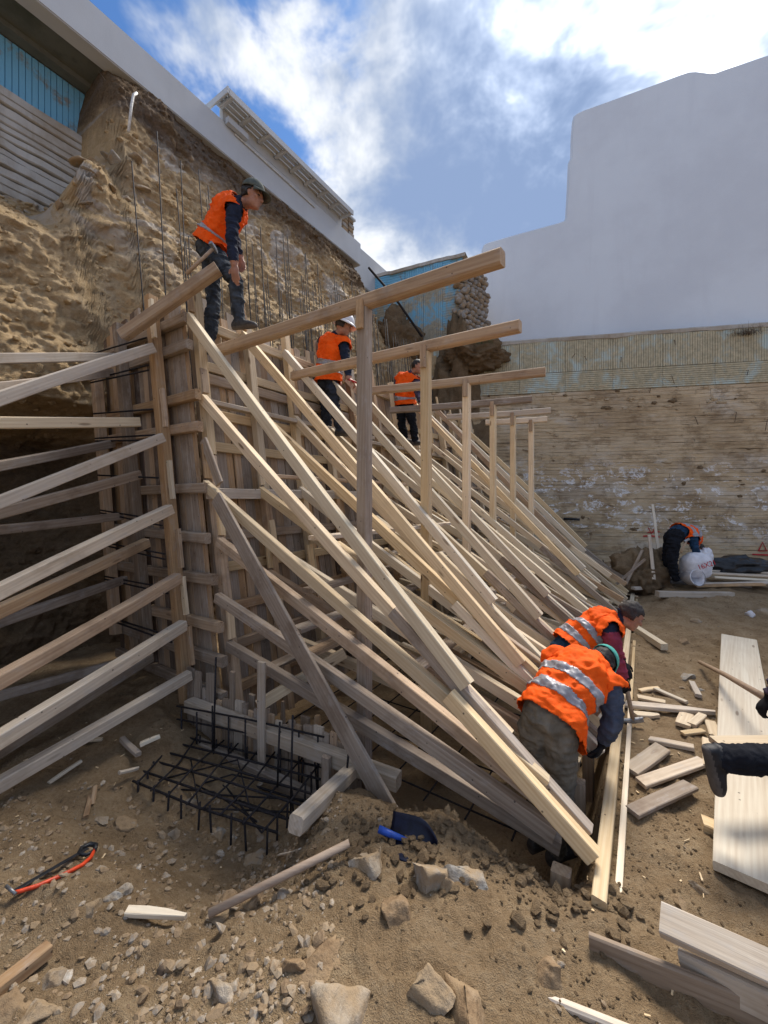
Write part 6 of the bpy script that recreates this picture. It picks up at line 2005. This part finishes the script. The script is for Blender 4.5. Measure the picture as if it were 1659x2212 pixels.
# ------------------------------------------------------------------ gravel and crumbs, too many to count
def scatter(name, label, n, region, smin, smax, mat, seed, power=2.6, sub=1, sink=0.25):
    r = np.random.default_rng(seed)
    variants = [rockverts(sub, 2000 + seed * 50 + k, 7, 0.12, 0.55, 0.9) for k in range(10)]
    xy = region(r, n)
    zs = ground_h(xy[:, 0], xy[:, 1])
    size = smin + (smax - smin) * r.random(len(xy)) ** power
    Vs, Fs, o = [], [], 0
    kv = r.integers(0, 10, len(xy))
    for k in range(10):
        ii = np.nonzero(kv == k)[0]
        m = len(ii)
        if not m:
            continue
        V, T = variants[k]
        a = r.random(m) * 6.283
        ca, sa = np.cos(a)[:, None], np.sin(a)[:, None]
        sc_ = size[ii][:, None] * np.stack([r.uniform(.8, 1.4, m), r.uniform(.7, 1.1, m), r.uniform(.4, .8, m)], 1)
        W_ = V[None] * sc_[:, None, :]
        tl = r.normal(0, 0.35, m)[:, None]
        W_ = np.stack([W_[..., 0] * ca - W_[..., 1] * sa + xy[ii, 0][:, None], W_[..., 0] * sa + W_[..., 1] * ca + xy[ii, 1][:, None], W_[..., 2] + tl * W_[..., 0] + (zs[ii] + size[ii] * sink)[:, None]], 2)
        Vs.append(W_.reshape(-1, 3))
        Fs.append((T[None] + (np.arange(m) * len(V))[:, None, None] + o).reshape(-1, 3))
        o += m * len(V)
    ob = npmesh(name, np.concatenate(Vs), np.concatenate(Fs), mat, None, False)
    return tag(ob, label, 'gravel', None, 'stuff')
def vis(r, n, rmin, rmax, lo=-62, hi=62):
    """even in log-distance, so that near and far look equally crumbly"""
    a = np.radians(r.uniform(lo, hi, n))
    d = rmin * (rmax / rmin) ** r.random(n)
    return np.stack([d * np.sin(a), d * np.cos(a)], 1)
def dens(xy, r, s_):
    k = fbm(xy[:, 0] * s_, xy[:, 1] * s_, 12.2, 3) * 0.5 + 0.5
    return xy[r.random(len(xy)) < np.clip(k * 1.5 - 0.15, 0.08, 1)]
def reg_left(r, n):
    xy = vis(r, n, 1.0, 3.4, -58, -6)
    k = sstep(0.15, -0.55, xy[:, 0] + 0.1 * fbm(xy[:, 0] * 2, xy[:, 1] * 2, 3.1, 3)) * sstep(3.3, 2.6, xy[:, 1])
    return xy[r.random(len(xy)) < k * (0.35 + 0.65 * sstep(-0.3, 0.5, fbm(xy[:, 0] * 3, xy[:, 1] * 3, 8.8, 3)))]
def reg_all(r, n):
    return dens(vis(r, n, 0.9, 9.5), r, 1.3)
scatter('gravel', 'pale angular gravel spread over the left foreground', 11000, reg_left, 0.003, 0.027, M_GRAVEL, 1, 3.4, 1, -0.02)
scatter('gravel', 'coarser pale stones scattered through the left foreground gravel', 150, reg_left, 0.016, 0.042, M_GRAVEL, 5, 2.2, 2, -0.05)
scatter('soil_crumbs', 'small crumbs of soil and grit all over the dirt floor', 42000, reg_all, 0.002, 0.012, M_CLOD, 2, 2.6, 1, 0.1)
scatter('soil_crumbs', 'scattered small pale stones on the sandy floor', 1100, reg_all, 0.004, 0.024, M_GRAVEL, 3, 3.2, 1, 0.0)
def reg_clod(r, n):
    xy = vis(r, n, 1.5, 3.2, -30, 45)
    c1 = np.exp(-(((xy[:, 0] - 0.15) / 0.55) ** 2 + ((xy[:, 1] - 2.05) / 0.22) ** 2)) + np.exp(-(((xy[:, 0] - 0.8) / 0.25) ** 2 + ((xy[:, 1] - 1.85) / 0.15) ** 2))
    return xy[r.random(len(xy)) < c1]
scatter('soil_crumbs', 'dark loose clods of dug soil below the props', 5000, reg_clod, 0.006, 0.035, M_CLOD, 4, 2.4, 1, 0.3)
def reg_hole(r, n):
    c = G(1290, 1228)
    return np.stack([r.normal(c.x, 0.45, n), r.normal(c.y, 0.22, n)], 1)
scatter('gravel', 'grey gravel in the hole at the foot of the retaining wall', 1200, reg_hole, 0.01, 0.04, M_GRAVEL, 6, 1.5)
def reg_chip(r, n):
    c = np.array([G(1440, 1540)[:2], G(1400, 1700)[:2], G(1350, 1850)[:2], G(150, 1700)[:2]])
    k = r.integers(0, 4, n)
    return np.stack([r.normal(c[k, 0], 0.4), r.normal(c[k, 1], 0.5)], 1)
def chips():
    r = np.random.default_rng(91)
    xy = reg_chip(r, 90)
    xy = xy[(xy[:, 1] > 1.2)]
    zs = ground_h(xy[:, 0], xy[:, 1])
    V, Fc = [], []
    for (x_, y_), z_ in zip(xy, zs):
        a = r.random() * 6.28
        l, w2, h2 = r.uniform(.01, .045), r.uniform(.0015, .005), r.uniform(.001, .003)
        d = np.array((math.cos(a), math.sin(a), r.normal(0, .15)))
        p_ = np.array((-math.sin(a), math.cos(a), 0))
        o = len(V)
        for (i_, j_, k_) in ((-1, -1, 0), (1, -1, 0), (1, 1, 0), (-1, 1, 0), (-1, -1, 1), (.9, -.6, 1), (.9, .6, 1), (-1, 1, 1)):
            V.append(np.array((x_, y_, z_ + .004)) + d * l * i_ * .5 + p_ * w2 * j_ + np.array((0, 0, h2 * 2 * k_)))
        Fc += [(o, o + 1, o + 5, o + 4), (o + 1, o + 2, o + 6, o + 5), (o + 2, o + 3, o + 7, o + 6), (o + 3, o, o + 4, o + 7), (o + 4, o + 5, o + 6, o + 7)]
    tag(meshobj('wood_chips', V, Fc, W_NEW), 'tiny pale splinters and wood chips strewn over the dirt', 'wood chips', None, 'stuff')
chips()
# earth heap by the hole
struct(lump('earth_heap', P(1392, 1252, 6.1), (0.5, 0.4, 0.5), M_CLOD, 33, 0.3, 5))
